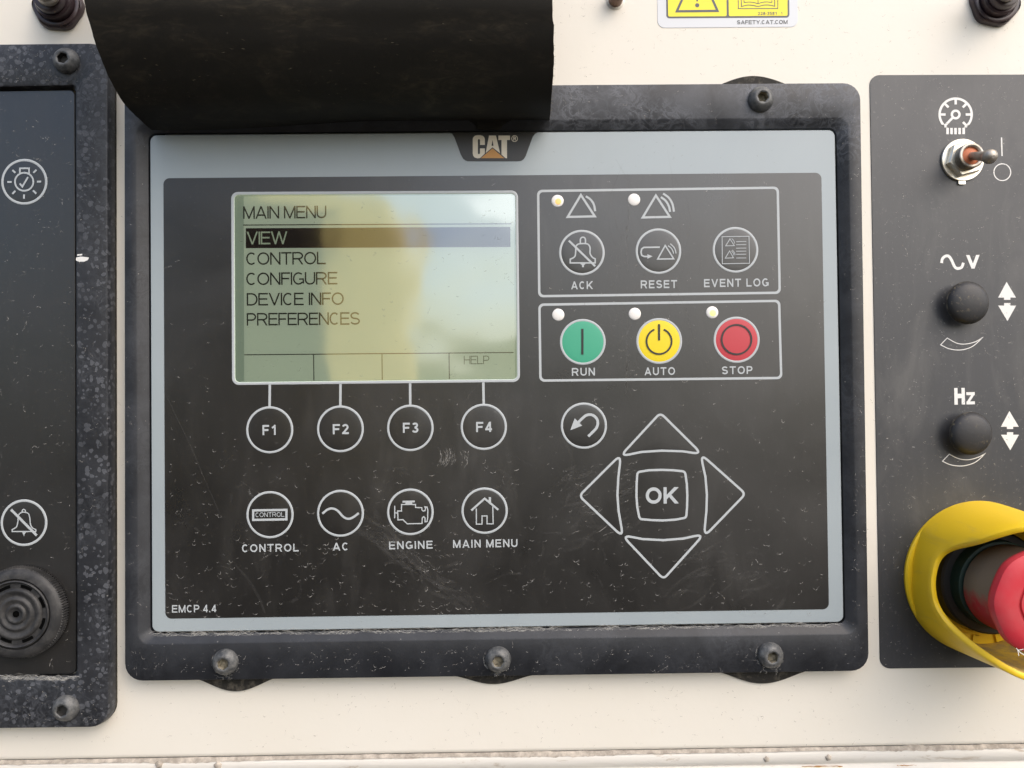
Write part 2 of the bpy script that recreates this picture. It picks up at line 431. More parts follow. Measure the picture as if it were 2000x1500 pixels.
# rubber sheet
m = M['rubber'] = mat('black_rubber', (.016, .0145, .012), .75, .25); n = N(m)
a = n.noise(1, 6, .65, .6, n.mapping((26, 26, 60), (0, .3, 0))); b = n.noise(1, 5, .7, 1.2, n.mapping((120, 120, 520), (0, .2, 0)))
d = n.math('MULTIPLY', n.ramp(a, (.48, 0), (.72, 1)), n.ramp(b, (.45, .15), (.68, 1)))
c = n.mix(n.math('MULTIPLY', d, .5), (.0150, .0135, .0110), (.115, .094, .062))
n.col(c); n.bump(n.noise(380, 4), .12, .0005)
M['gasket'] = mat('gasket_rubber', (.032, .029, .025), .75, .3); n = N(M['gasket'])
n.col(n.mix(n.ramp(n.noise(350, 5, .7), (.5, 0), (.75, 1)), (.026, .024, .021), (.13, .115, .09))); n.bump(n.noise(500, 4), .3, .0005)
m = M['bolt'] = mat('blackened_steel', (.05, .052, .055), .5, .5, .15); n = N(m)
n.col(n.mix(n.ramp(n.noise(420, 5, .7), (.36, 0), (.70, 1)), (.050, .053, .057), (.17, .17, .165))); n.bump(n.noise(600, 4), .25, .0003)
m = M['socket'] = mat('dusty_socket', (.30, .27, .20), .9, .2); n = N(m)
n.col(n.mix(n.ramp(n.noise(500, 4), (.35, 0), (.7, 1)), (.10, .09, .065), (.40, .36, .28)))
M['socket_dark'] = mat('dark_socket', (.03, .03, .03), .6)
m = M['zinc'] = mat('zinc_plate', (.74, .70, .60), .34, .5, .75); n = N(m)
n.col(n.mix(n.ramp(n.noise(240, 5, .6), (.4, 0), (.75, 1)), (.78, .75, .66), (.60, .52, .38)))
m = M['thread'] = mat('worn_metal', (.42, .38, .33), .42, .5, .7); n = N(m)
n.col(n.mix(n.ramp(n.noise(260, 5, .7), (.4, 0), (.7, 1)), (.46, .43, .39), (.25, .21, .16)))
M['orange_rubber'] = mat('orange_rubber', (.52, .15, .06), .6)
m = M['boot'] = mat('purple_black_rubber', (.045, .028, .030), .32, .5); n = N(m)
n.col(n.mix(n.ramp(n.noise(120, 4), (.4, 0), (.7, 1)), (.035, .023, .026), (.085, .055, .058)))
m = M['rod'] = mat('rusty_rod', (.20, .12, .08), .5, .5, .3)
m = M['knob'] = mat('black_knob', (.022, .022, .024), .5, .4); n = N(m)
sx = n.t.nodes.new('ShaderNodeSeparateXYZ'); n.link(n.pos, sx.inputs[0])
g1 = n.ramp(n.noise(480, 5, .75), (.56, 0), (.66, 1))
n.col(n.mix(n.math('MULTIPLY', g1, n.ramp(n.noise(70, 3), (.45, 0), (.62, .8))), (.032, .032, .034), (.28, .23, .14))); n.bump(n.noise(420, 5), .2, .0004)
m = M['yellow_plastic'] = mat('yellow_plastic', (.78, .52, .02), .42, .45); n = N(m)
d = n.math('MULTIPLY', n.ramp(n.noise(1, 6, .65, .7, n.mapping((90, 60, 160))), (.55, 0), (.78, 1)), .45)
n.col(n.mix(d, (.86, .565, .016), (.56, .38, .11))); n.bump(n.noise(350, 3), .12, .0004)
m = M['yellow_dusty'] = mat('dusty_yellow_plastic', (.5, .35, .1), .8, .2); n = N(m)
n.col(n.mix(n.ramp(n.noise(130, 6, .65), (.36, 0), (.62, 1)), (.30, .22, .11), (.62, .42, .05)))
m = M['red_plastic'] = mat('red_plastic', (.56, .030, .045), .5, .4); n = N(m)
n.col(n.mix(n.ramp(n.noise(90, 5, .6), (.4, 0), (.75, .5)), (.58, .032, .048), (.52, .12, .12)))
m = M['red_dusty'] = mat('dusty_red_plastic', (.35, .08, .07), .75, .3); n = N(m)
sx = n.t.nodes.new('ShaderNodeSeparateXYZ'); n.link(n.geo.outputs['Normal'], sx.inputs[0])
k = n.ramp(n.math('ADD', n.math('MULTIPLY', sx.outputs[2], .5), n.math('MULTIPLY', n.noise(160, 6, .7), .7)), (.16, 0), (.42, 1))
n.col(n.mix(k, (.42, .03, .04), (.22, .17, .12)))
M['black_plastic'] = mat('black_plastic', (.018, .018, .018), .5)
m = M['buzzer'] = mat('dusty_black_plastic', (.03, .03, .03), .55, .4); n = N(m)
n.col(n.mix(n.ramp(n.noise(200, 5, .7), (.42, 0), (.75, 1)), (.024, .024, .025), (.070, .068, .066)))
M['teal'] = mat('dark_green_plastic', (.008, .030, .021), .6)
M['sticker'] = mat('label_white', (.66, .68, .71), .4)
M['sticker_yellow'] = mat('label_yellow', (.86, .74, .03), .4)
M['sticker_ink'] = mat('label_ink', (.10, .105, .11), .5)

# ------------------------------------------------------------------ levels (panel units, out of the wall)
HW = -22.0          # painted wall
HB = 10.0           # face of the bezels

# ------------------------------------------------------------------ painted wall (setting)
wy = at(1000, 1471, HW)[1]
g = G(); X0, X1, YT = -3600, 3600, 3600
seam = lambda x: wy
xs = [X0 + (X1 - X0) * k / 60 for k in range(61)]
g.grid([[(x, YT, HW) for x in xs], [(x, wy + 10, HW) for x in xs], [(x, wy + 4, HW - 1) for x in xs], [(x, wy + 1, HW - 4) for x in xs], [(x, wy, HW - 14) for x in xs]])
wall = g.build('painted_wall', M['cream']); wall['kind'] = 'structure'; wall['label'] = 'cream painted steel wall that carries all the controls'
g = G()
g.grid([[(x, wy - 2 + random.uniform(-.6, .6), HW - 8) for x in xs], [(x, wy - 6, HW + 1) for x in xs], [(x, wy - 10, HW + 3) for x in xs],
        [(x, wy - 27 + random.uniform(-.7, .7), HW + 4) for x in xs], [(x, wy - 29, HW + 1) for x in xs], [(x, wy - 33, HW + 1) for x in xs],
        [(x, wy - 36, HW + 8) for x in xs], [(x, wy - 60, HW + 12) for x in xs], [(x, wy - 600, HW + 12) for x in xs], [(x, -5400, HW + 12) for x in xs]])
g.build('lower_lip', M['lip'], wall)
for px_, py_, r_ in ((1497, 1483, 6), (1618, 1480, 6.5), (310, 1494, 7), (425, 1496, 8)):
    g = G(); c_ = at(px_, py_, HW + 4); g.lathe(c_, [(r_, HW + 2), (r_ * .8, HW + 5.2), (r_ * .4, HW + 6.3), (.01, HW + 6.6)], 16, True, False, mod=lambda k, h: 1 + .18 * math.sin(k * 1.9)); g.build('paint_blister', M['sealant'], wall)
g = G()
for x0_, x1_ in ((1566, 1646), (1752, 1790)):
    n_ = 14; pts_ = [(x0_ + (x1_ - x0_) * k / n_, 1497.5 - (x0_ - 1566) * .011 - 1.0 * k / n_ + random.uniform(-.7, .7)) for k in range(n_ + 1)]
    g.stroke(pts_, [random.uniform(.6, 3.2) * (1 if x0_ < 1650 else .6) for _ in pts_], HW + 12.6)
o = g.build('rust_line', mat('rust', (.40, .20, .06), .9, .1), wall); o['kind'] = 'stuff'
g = G(); top = []; bot = []; mid = []
x = -1100; w1 = w2 = 0
while x < 1100:
    w1 = w1 * .8 + random.uniform(-1, 1.1); w2 = w2 * .8 + random.uniform(-2.2, 2.2)
    k = .5 + .5 * math.sin(x * .013) * math.sin(x * .0047 + 1)
    top.append((x, wy + 1 + max(0, w1) * 1.0 * k, HW - 2)); mid.append((x, wy - 2, HW + 1.0)); bot.append((x, wy - 3 - abs(w2) * 1.0 * k - 3 * k, HW + 2.6)); x += 5
g.grid([top, mid, bot]); g.build('sealant_bead', M['sealant'], wall)

# ------------------------------------------------------------------ main controller
ctl = thing('generator_controller', 'large black framed generator controller with green menu screen and round buttons', 'control panel', (0, 0, HW))
B0 = (0, 0, HW)
ov = rrect(-667.5, -479.8, 667.5, 479.8, 13, 0)
outer = rquad([(242, 171), (1681, 161), (1698, 1311), (243, 1331)], 34, HB)
def refit(loop, r=30):
    return loop
g = G()
o_in = inset(outer, 3, HB)
i0 = rrect(-667.5 - 24, -479.8 - 22, 667.5 + 24, 479.8 + 22, 22, HB)
i1 = rrect(-667.5 - 21, -479.8 - 19, 667.5 + 21, 479.8 + 19, 20, HB - 1.2)
i2 = rrect(-667.5 - 9, -479.8 - 9, 667.5 + 9, 479.8 + 9, 16, HB - 9)
i3 = rrect(-667.5 - 4.5, -479.8 - 4.5, 667.5 + 4.5, 479.8 + 4.5, 14, HB - 12.5)
i4 = rrect(-667.5 - 4, -479.8 - 4, 667.5 + 4, 479.8 + 4, 14, -9)
g.loops([inset(outer, 0, HW + 3), inset(outer, 0, HB - 3), inset(outer, .9, HB - .9), o_in, i0, i1, i2, i3, i4])
bez = g.build('bezel', M['bezel'], ctl, B0, autosmooth=40)
# rubber gasket and its lobes, behind the bezel
def lobe(x0, x1, sag, up=False, at_x=None):
    g = G(); hh = HW + 5
    a, b = at(x0[0], x0[1], hh), at(x1[0], x1[1], hh); n_ = 28; edge = []; back = []
    for k in range(n_ + 1):
        t = k / n_; e = math.sin(math.pi * t) ** (1.0 if up else 1.35)
        x, y = a[0] + (b[0] - a[0]) * t, a[1] + (b[1] - a[1]) * t
        edge.append((x, y + (sag if up else -sag) * e, hh)); back.append((x, y + (-40 if up else 40), hh))
    g.grid([back, edge, [(p[0], p[1], HW) for p in edge]])
    return g.build('gasket_lobe', M['gasket'], ctl, B0, autosmooth=40)
lobe((382, 1326), (540, 1324), 25)
lobe((890, 1321), (1040, 1319), 16)
lobe((1400, 1312), (1580, 1310), 24)
lobe((1405, 166), (1535, 164), 17, True)
g = G(); gl_ = inset(outer, 6, HW + 3); g.loops([[(p[0], p[1], HW) for p in gl_], gl_, inset(gl_, 60, HW + 3)]); g.build('gasket', M['gasket'], ctl, B0)
# faceplate
# black field, with an opening for the window
win_o = rquad([(457, 380), (1007, 377.5), (1010.5, 741), (458.5, 747)], 9, .4)
g = G(); g.loops([[(p[0], p[1], -10) for p in ov], inset(ov, 0, -1.0), inset(ov, .9, 0), [(p[0], p[1], 0) for p in inset(win_o, -2)]])
face = g.build('faceplate', M['silver'], ctl, B0)
blk = rrect(-641.9, -454.6, 639.4, 395.8, 12, .4)
def opened(loop, hole, g, h):
    """face with an opening: both loops share corner sampling, so bridge them"""
    g.grid([loop, hole], True, False)
g = G(); opened(blk, win_o, g, .4)
field = g.build('black_field', M['black'], ctl, B0)

# logo tab
z = sub(860, 240, 9.524)
tab = thing  # placeholder name kept out of the scene
g = G(); top_y = at(960, 258, .4)[1]
tabpts = z((170, 180), (215, 197), (262, 270), (320, 425), (380, 590), (425, 668), (470, 702), (510, 715), (1450, 715), (1505, 706), (1555, 672), (1590, 615), (1660, 420), (1722, 255), (1765, 200), (1815, 176))
g.pix(tabpts, .4); logo = g.build('logo_tab', M['tab'], ctl, B0)
g = G()
g.pix(z((603, 300), (612, 268), (645, 237), (690, 228), (740, 228), (788, 240), (818, 268), (828, 305), (828, 410), (738, 410), (738, 320), (728, 304), (716, 300), (704, 306), (698, 320), (698, 565), (705, 578), (716, 582), (730, 577), (738, 562), (738, 475), (828, 475), (828, 570), (738, 655), (690, 660), (640, 645), (612, 610), (603, 570)), .55)
g.pix(z((905, 235), (970, 235), (970, 315), (952, 425), (972, 428), (972, 455), (845, 560)), .55)
g.pix(z((970, 235), (1035, 235), (1112, 565), (972, 455), (972, 428), (990, 425), (970, 315)), .55)
g.pix(z((1080, 235), (1296, 235), (1296, 318), (1240, 318), (1240, 660), (1215, 655), (1138, 590), (1138, 318), (1080, 318)), .55)
g.build('logo_letters', M['ivory'], logo, B0)
g = G(); g.pix(z((972, 474), (1188, 656), (752, 656)), .55); g.build('logo_triangle', M['orange'], logo, B0)
g = G(); c_ = z((1382, 292))[0]; g.stroke(el(c_[0], c_[1], 5.6, 5.9, 0, 360, 30)[:-1], 1.1, .55, True)
text(g, 'R', c_[0] - 2.4, c_[0] + 2.7, c_[1] + 3.6, c_[1] + 3.6, 7.4, .6, .2); g.build('registered_mark', M['ivory'], logo, B0)

DEFER = []
# display: recessed screen, segments, clear pane
HL = -6.0
g = G()
lipo = [(p[0], p[1], .4) for p in win_o]
g.loops([lipo, inset(lipo, 1.2, -1.0), inset(lipo, 2.2, HL)])
dsp = g.build('display', M['lcd_edge'], ctl, B0)
g = G(); g.face(inset(lipo, 1.5, HL)); g.build('backlit_screen', M['lcd_edge'], dsp, B0)
g = G(); h = HL + .15
g.pix([(476, 381), (1003, 379), (1006, 741), (477, 746)], h); g.build('screen_area', M['lcd'], dsp, B0)
z = sub(440, 360, 3.3333)
g = G(); h = HL + .4
def ltext(s, a, b, y, cap, t=.12): 
    text(g, s, a, b, y, y - (b - a) * .0085, cap, h, t, .06, .36)
ltext('MAIN MENU', 475, 637.5, 427.5, 24.5)
ltext('CONTROL', 481, 636.5, 517.5, 24.5); ltext('CONFIGURE', 481, 659, 557, 24.5)
ltext('DEVICE INFO', 482, 671.5, 597, 24.5); ltext('PREFERENCES', 482, 703, 636, 24.5)
g.build('menu_text', M['lcd_text'], dsp, B0)
g = G()
g.stroke([(475, 439.6), (999, 437)], 2.0, h); g.stroke([(477, 693), (1003, 688.5)], 1.8, h)
for x_, ya, yb in ((612.5, 692, 744.5), (746, 691, 743.5), (877, 690, 742)): g.stroke([(x_, ya), (x_ + .6, yb)], 1.8, h + .03)
g.build('divider_line', M['lcd_text'], dsp, B0)
g = G(); g.pix([(480, 445.8), (996.5, 443.2), (997, 482.3), (480, 484.8)], h); g.build('highlight_bar', M['lcd_bar'], dsp, B0)
g = G(); h = HL + .55; ltext('VIEW', 482, 561, 477.5, 25); g.build('selected_text', M['lcd_invert'], dsp, B0)
g = G(); h = HL + .4; ltext('HELP', 906, 956, 711.5, 16.5, .1); g.build('soft_key_text', M['lcd_faint'], dsp, B0)
g = G(); g.face(inset(lipo, .8, -.6)); g.build('window_pane', M['pane'], dsp, B0)
def on_pane():
    while True:
        x, y = random.uniform(465, 1002), random.uniform(386, 738)
        if x > 940 or (y > 640 and x < 640) or random.random() < .35: return x, y
M['film_mark'] = mark_mat('window_speck', (.30, .29, .25), .05, .5)
DEFER.append(lambda: marks('window_specks', dsp, B0, M['film_mark'], -.4, 50, 110, 26, on_pane, .8, .75))
# frame round the window and the drop lines to the soft keys
g = G()
g.loops([rquad([(451.4, 375), (1011.6, 372), (1015.6, 746), (453.3, 752)], 13, .45), rquad([(452.4, 376), (1010.6, 373), (1014.6, 745), (454.3, 751)], 12, .8),
         rquad([(456, 379), (1007.6, 376.6), (1011.2, 742), (457.6, 747.6)], 10, .8), rquad([(457, 380), (1007, 377.5), (1010.5, 741), (458.5, 747)], 9, .45)])
g.build('window_frame', M['print'], ctl, B0)
for (a, b, c2, d2) in ((527, 751, 526.5, 795), (665, 750, 664.7, 793), (801, 748.5, 801.3, 791), (944, 747, 944.8, 789)):
    g = G(); g.stroke([(a, b), (c2, d2)], 4.8, .6); g.build('soft_key_line', M['print'], ctl, B0)
# outlines round the two button groups
def outline(c, r, w=4.6):
    g = G(); k = w
    ins = [(c[0][0] + k, c[0][1] + k), (c[1][0] - k, c[1][1] + k), (c[2][0] - k, c[2][1] - k), (c[3][0] + k, c[3][1] - k)]
    g.loops([rquad(c, r, .5), rquad(ins, r - 3, .5)]); return g.build('group_outline', M['print'], ctl, B0)
outline([(1048.8, 370.8), (1521.3, 364.3), (1525.2, 574), (1051, 580.8)], 10)
outline([(1051.3, 592.8), (1524, 585.3), (1528.2, 740.5), (1053.3, 745.6)], 10)

# buttons ----------------------------------------------------------------
def dome(cx, cy, r, h0, hgt, m, parent, base, name='button', label=None):
    g = G(); c = at(cx, cy, h0)
    g.lathe(c, [(r, h0)] + [(r * math.cos(rad(a)) * 1.0, h0 + hgt * math.sin(rad(a))) for a in (12, 25, 40, 55, 70, 82)] + [(.01, h0 + hgt)], 48, True, False)
    o = g.build(name, m, parent, base)
    if label: o['label'] = label
    return o
def capt(s, x0, x1, y0, y1, cap, t=.175, sp=.25):
    g = G(); text(g, s, x0, x1, y0, y1, cap, .55, t, sp, .5); g.build('caption', M['print'], ctl, B0)
H1 = 2.6
def button(cx, cy, r, label, draw=None, m='black', ink='print', rw=4.6):
    b = dome(cx, cy, r - 1.2, .35, 1.6, M[m], ctl, B0, 'button', label)
    g = G(); g.ring(cx, cy, r - rw / 2, rw, 1.0); g.build('button_ring', M['print'], b, B0)
    if draw:
        g = G(); draw(g); g.build('button_symbol', M[ink], b, B0)
    return b
def t_(s, x0, x1, y, cap, t=.19): return lambda g: text(g, s, x0, x1, y + .2, y - .2, cap, H1, t, .2)
button(526.7, 839.5, 45.4, 'round soft key marked F1', t_('F1', 512.8, 541.5, 849.7, 19.8))
button(664.8, 837.6, 45.2, 'round soft key marked F2', t_('F2', 650, 681.3, 848, 19.8))
button(801.4, 835.7, 45.0, 'round soft key marked F3', t_('F3', 787, 817.3, 845.3, 19.8))
button(944.9, 833.7, 44.8, 'round soft key marked F4', t_('F4', 930, 961, 843.7, 19.8))
z = sub(460, 780, 3.4483)
def d_control(g):
    g.stroke(z((119, 748), (343, 744), (343, 808), (119, 812)), 4.4, H1, True)
    text(g, 'CONTROL', 499, 555.5, 1010, 1009.3, 9.0, H1 + .1, .13, .12)
button(527.3, 1005.3, 45.4, 'round button with the boxed word CONTROL', d_control)
def d_ac(g): g.stroke(curve(z((585, 770), (620, 742), (655, 735), (690, 752), (720, 785), (750, 803), (785, 798), (830, 766))), 4.3, H1)
button(664.9, 1002.6, 45.2, 'round button with a sine wave', d_ac)
def d_engine(g):
    w = 2.2
    g.stroke(z((1092, 752), (1118, 752), (1118, 708), (1212, 708), (1212, 728), (1255, 730), (1256, 745), (1264, 752), (1276, 750), (1280, 735), (1275, 724), (1290, 726), (1295, 745), (1294, 800), (1290, 822), (1276, 824), (1277, 800), (1268, 790), (1258, 798), (1256, 836), (1156, 838), (1128, 810), (1094, 812)), w, H1, True)
    g.pix(z((1125, 683), (1208, 681), (1208, 693), (1190, 694), (1190, 706), (1144, 706), (1144, 695), (1125, 696)), H1 + .1)
    g.stroke(z((1072, 716), (1072, 800)), w, H1 + .05); g.stroke(z((1074, 765), (1090, 765)), w, H1 + .08)
button(801.5, 999.8, 45.0, 'round button with an engine outline', d_engine)
def d_home(g):
    g.stroke(z((1588, 748), (1678, 668), (1770, 744)), 3.9, H1)
    g.stroke(z((1622, 735), (1622, 840), (1660, 840), (1660, 785), (1694, 785), (1694, 838), (1735, 838), (1733, 722)), 2.2, H1 + .05)
    g.stroke(z((1713, 658), (1713, 692)), 4.6, H1 + .09)
button(946.5, 997.5, 44.8, 'round button with a house', d_home)
capt('CONTROL', 472.8, 583.3, 1078.6, 1077, 15.3); capt('AC', 650, 681, 1075.3, 1074.9, 15.3)
capt('ENGINE', 760, 845, 1073, 1071.5, 15.5); capt('MAIN MENU', 885, 1010.8, 1070.2, 1068.3, 15.5)
z = sub(1040, 355, 4.0)
def bell(g, w=2.7):
    g.stroke(z(*curve([(295, 605), (330, 585), (338, 540), (338, 510), (352, 490), (375, 484), (412, 483), (436, 490), (450, 515), (450, 560), (468, 590), (490, 602)], 4)) + z((490, 634), (295, 634)), w, H1, True)
    g.stroke(z((414, 484), *el(394, 454, 20, 21, 0, -180, 12), (374, 484)), w, H1 + .05)
    g.pix(z((372, 640), (416, 640), (402, 652), (402, 668), (387, 668), (387, 652)), H1 + .08)
    g.stroke(z((284, 460), (490, 660)), 4.0, H1 + .12)
button(1136.5, 493.3, 44.4, 'round ACK button with a struck-out bell', bell)
def tri(g, pts, w, h): g.stroke(z(*pts), w, h, True)
def d_reset(g):
    g.stroke(z((995, 511), (870, 513), (853, 525), (848, 550), (853, 574), (872, 584), (900, 584)), 3.0, H1)
    g.pix(z((898, 566), (938, 582), (898, 602)), H1 + .05)
    tri(g, [(1037, 498), (1103, 602), (978, 604)], 2.6, H1 + .08)
    g.stroke(z(*curve([(1060, 500), (1085, 520), (1098, 545), (1102, 562)], 4)), 2.1, H1 + .1); g.stroke(z(*curve([(1076, 484), (1102, 508), (1116, 535), (1121, 560)], 4)), 2.1, H1 + .1)
button(1286, 490.6, 44.5, 'round RESET button with a return arrow and triangle', d_reset)
def d_log(g):
    g.stroke(z((1481, 430), (1691, 426), (1695, 637), (1483, 641)), 1.5, H1, True)
    tri(g, [(1543, 446), (1577, 499), (1509, 501)], 1.4, H1 + .05); tri(g, [(1540, 540), (1570, 594), (1506, 597)], 1.4, H1 + .05)
    g.stroke(z(*curve([(1556, 444), (1572, 460), (1579, 482)], 4)), 1.2, H1 + .08)
    g.stroke(z(*curve([(1554, 540), (1568, 556), (1574, 575)], 4)), 1.2, H1 + .08); g.stroke(z(*curve([(1560, 533), (1576, 550), (1583, 572)], 4)), 1.2, H1 + .08)
    for y_ in (467, 491, 518, 542, 566, 595): g.stroke(z((1591, y_ + 1), (1670, y_)), 1.3, H1 + .03)
button(1436.5, 488.0, 44.7, 'round EVENT LOG button with a printed list', d_log)
capt('ACK', 1115.7, 1158.2, 565, 564.5, 15.4); capt('RESET', 1251.6, 1322.5, 563.3, 562.4, 15.6); capt('EVENT LOG', 1375.2, 1501.5, 561, 559.2, 15.8)
for tx, ty, arcs in ((0, 0, 1), (586, 4, 2)):
    g = G()
    g.stroke(z((378 + tx, 103 + ty), (487 + tx, 270 + ty), (275 + tx, 275 + ty)), 4.2, .55, True)
    if arcs == 1: g.stroke(z(*curve([(417, 113), (455, 140), (480, 180), (490, 230)], 6)), 4.0, .6)
    else:
        g.stroke(z(*curve([(1003, 120), (1040, 148), (1065, 190), (1075, 235)], 6)), 4.0, .6); g.stroke(z(*curve([(1021, 92), (1065, 125), (1094, 175), (1105, 234)], 6)), 4.0, .6)
    g.build('alarm_symbol', M['print'], ctl, B0)
z = sub(650, 480, 2.857)
button(1138.3, 667.8, 44.5, 'green RUN button', lambda g: g.stroke(z((1393, 463), (1393, 607)), 4.3, H1), 'green', 'dark')
def d_auto(g):
    g.stroke([(x_, y_) for x_, y_ in z(*el(1821, 533, 70, 71, -68, 248, 36))], 3.4, H1); g.stroke(z((1821, 437), (1821, 528)), 4.0, H1 + .05)
button(1287.5, 666.0, 44.6, 'yellow AUTO button with a power symbol', d_auto, 'yellow', 'dark')
z6 = sub(1300, 480, 2.857)
button(1438.8, 663.6, 45.0, 'red STOP button with a thin black ring', lambda g: g.stroke(z6(*el(396.5, 523, 83, 82, 0, 360, 48)[:-1]), 3.4, H1, True), 'red', 'dark')
capt('RUN', 1117, 1162, 734, 733.4, 15.3); capt('AUTO', 1259, 1318.5, 733, 732.2, 15.3); capt('STOP', 1410, 1470, 731, 730.2, 15.3)
# indicator lamps
def lamp(cx, cy, label, glow=None):
    b = dome(cx, cy, 11.9, .5, 2.2, M['lamp'], ctl, B0, 'indicator_lamp', label)
    if glow:
        g = G(); c = at(cx + 1.5, cy + 1, 2.6); g.lathe(c, [(6, 2.55), (4, 2.85), (.01, 2.9)], 24, True, False); g.build('lit_spot', M[glow], b, B0)
lamp(1088.8, 392.5, 'indicator lamp glowing faint amber', 'lamp_amber'); lamp(1238.3, 390, 'unlit white indicator lamp by the double-arc triangle')
lamp(1090.3, 614.8, 'unlit white indicator lamp above the green button'); lamp(1239.8, 613, 'unlit white indicator lamp above the yellow button')
lamp(1391, 610.2, 'indicator lamp lit green beside the red button', 'lamp_green')
# return key and the cursor pad
z = sub(1080, 770, 3.9475)
def d_ret(g):
    g.pix(z((168, 185), (225, 242), (133, 278)), H1)
    g.stroke(z(*curve([(196, 216), (236, 177), (258, 162), (283, 157), (312, 164), (337, 188), (346, 222), (336, 258), (306, 292), (272, 325)], 5)), 5.2, H1 + .05)
button(1140.4, 831.4, 44.8, 'round button with a curved return arrow', d_ret)
def pad(path, label, draw=None):
    """membrane key with a printed outline; slightly raised"""
    P = roundpath(path); g = G()
    P = z(*P)
    cx = sum(p[0] for p in P) / len(P); cy = sum(p[1] for p in P) / len(P)
    rows = []
    for k, hh in ((1, .42), (.96, .52), (.88, .60), (.6, .68), (.02, .72)):
        rows.append([(*at(cx + (x_ - cx) * k, cy + (y_ - cy) * k, hh), hh) for x_, y_ in P])
    g.grid(rows, True)
    b = g.build('cursor_key', M['black'], ctl, B0, autosmooth=50); b['label'] = label
    g = G(); g.stroke(P, 4.4, .75, True); g.build('key_outline', M['print'], b, B0)
    if draw: g = G(); draw(g); g.build('key_symbol', M['print'], b, B0)
pad([(828, 143, 40), (1150, 462, 74), (1000, 440, 0), (838, 435, 0), (680, 445, 0), (516, 480, 74)], 'cursor key pointing up')
pad([(852, 1426, 40), (531, 1086, 74), (690, 1116, 0), (850, 1125, 0), (1000, 1113, 0), (1166, 1078, 74)], 'cursor key pointing down')
pad([(202, 783, 40), (525, 462, 74), (504, 640, 0), (497, 775, 0), (506, 900, 0), (542, 1104, 74)], 'cursor key pointing left')
pad([(1485, 768, 40), (1164, 1100, 74), (1183, 900, 0), (1187, 775, 0), (1176, 640, 0), (1137, 458, 74)], 'cursor key pointing right')
pad([(651, 600, 22), (740, 586, 0), (838, 583, 0), (930, 586, 0), (1018, 596, 22), (1032, 690, 0), (1036, 778, 0), (1034, 870, 0), (1027, 952, 22), (940, 967, 0), (848, 973, 0), (760, 970, 0), (668, 962, 22), (650, 870, 0), (644, 785, 0), (645, 690, 0)],
    'square OK key', lambda g: text(g, 'OK', 1261.4, 1325.7, 984, 983.3, 32, .95, .2, .12))
g = G(); text(g, 'EMCP 4.4', 336, 422.5, 1196.5, 1195.6, 14.6, .55, .16, .2, .36); g.build('model_lettering', M['print'], ctl, B0)

# bolts (button heads with a hexagon socket) -----------------------------
def make_bolt(parent, dusty=True):
    g = G(); n_ = 48
    prof = [(24.5, 0), (24.8, 2), (24.2, 5), (22.5, 9), (19.5, 13), (15.5, 16.2), (12.6, 17.2), (11.8, 17.0)]
    g.lathe((0, 0), prof, n_, True, False)
    def hx(r, h): return [(r * math.cos(2 * math.pi * k / n_) / max(abs(math.cos(((2 * math.pi * k / n_) % (math.pi / 3)) - math.pi / 6)), .5) * .866 / .866 * .9,
                           r * math.sin(2 * math.pi * k / n_) / max(abs(math.cos(((2 * math.pi * k / n_) % (math.pi / 3)) - math.pi / 6)), .5) * .9, h) for k in range(n_)]
    ring0 = [(11.8 * math.cos(2 * math.pi * k / n_), 11.8 * math.sin(2 * math.pi * k / n_), 17.0) for k in range(n_)]
    g.grid([ring0, hx(10.4, 16.0)], True)
    b = g.build('bolt', M['bolt'], parent)
    g = G(); g.grid([hx(10.4, 16.0), hx(10.0, 4)], True, False); g.face(hx(10.0, 4)); g.build('hex_socket', M['socket' if dusty else 'socket_dark'], b)
    return b
def copy_part(b, parent):
    c = b.copy(); COL.objects.link(c); c.parent = parent
    for ch in b.children:
        d = ch.copy(); COL.objects.link(d); d.parent = c
    return c
def place_bolt(b, px, py, base, a):
    x, y = at(px, py, HB); b.location = ((x - base[0]) * S, -(HB - base[2]) * S, (y - base[1]) * S); b.rotation_euler = (0, rad(a), 0)
b0 = make_bolt(ctl)
for i, (px, py, a) in enumerate(((1485, 195, 8), (441, 1292, 24), (973, 1287, 3), (1504, 1279, 41))):
    b = b0 if i == 0 else copy_part(b0, ctl); place_bolt(b, px, py, B0, a)

# ------------------------------------------------------------------ wear marks
def arcmark(g, x, y, rx, ry, a0, a1, w, h, tilt=0):
    n_ = 7; pts = []; ct, st = math.cos(tilt), math.sin(tilt)
    for px, py in el(0, 0, rx, ry, a0, a1, n_): pts.append((x + px * ct - py * st, y + px * st + py * ct))
    g.stroke(pts, [w * (.25 + math.sin(math.pi * k / n_) * random.uniform(.5, 1)) for k in range(n_ + 1)], h)
def dash(g, x, y, L, a, w, h):
    b = random.uniform(-.3, .3) * L; ca, sa = math.cos(a), math.sin(a); n_ = 4
    pts = [(x + ca * L * (t / n_ - .5) - sa * b * 4 * (t / n_) * (1 - t / n_), y + sa * L * (t / n_ - .5) + ca * b * 4 * (t / n_) * (1 - t / n_)) for t in range(n_ + 1)]
    g.stroke(pts, [w * (.3 + .7 * math.sin(math.pi * (k + .3) / (n_ + .6))) for k in range(n_ + 1)], h)
def squiggle(g, x, y, L, w, h):
    a = random.uniform(0, 6.28); pts = [(x, y)]
    for k in range(random.randint(4, 8)):
        a += random.uniform(-.9, .9); pts.append((pts[-1][0] + math.cos(a) * L, pts[-1][1] + math.sin(a) * L))
    g.stroke(pts, [w * random.uniform(.4, 1) for _ in pts], h)
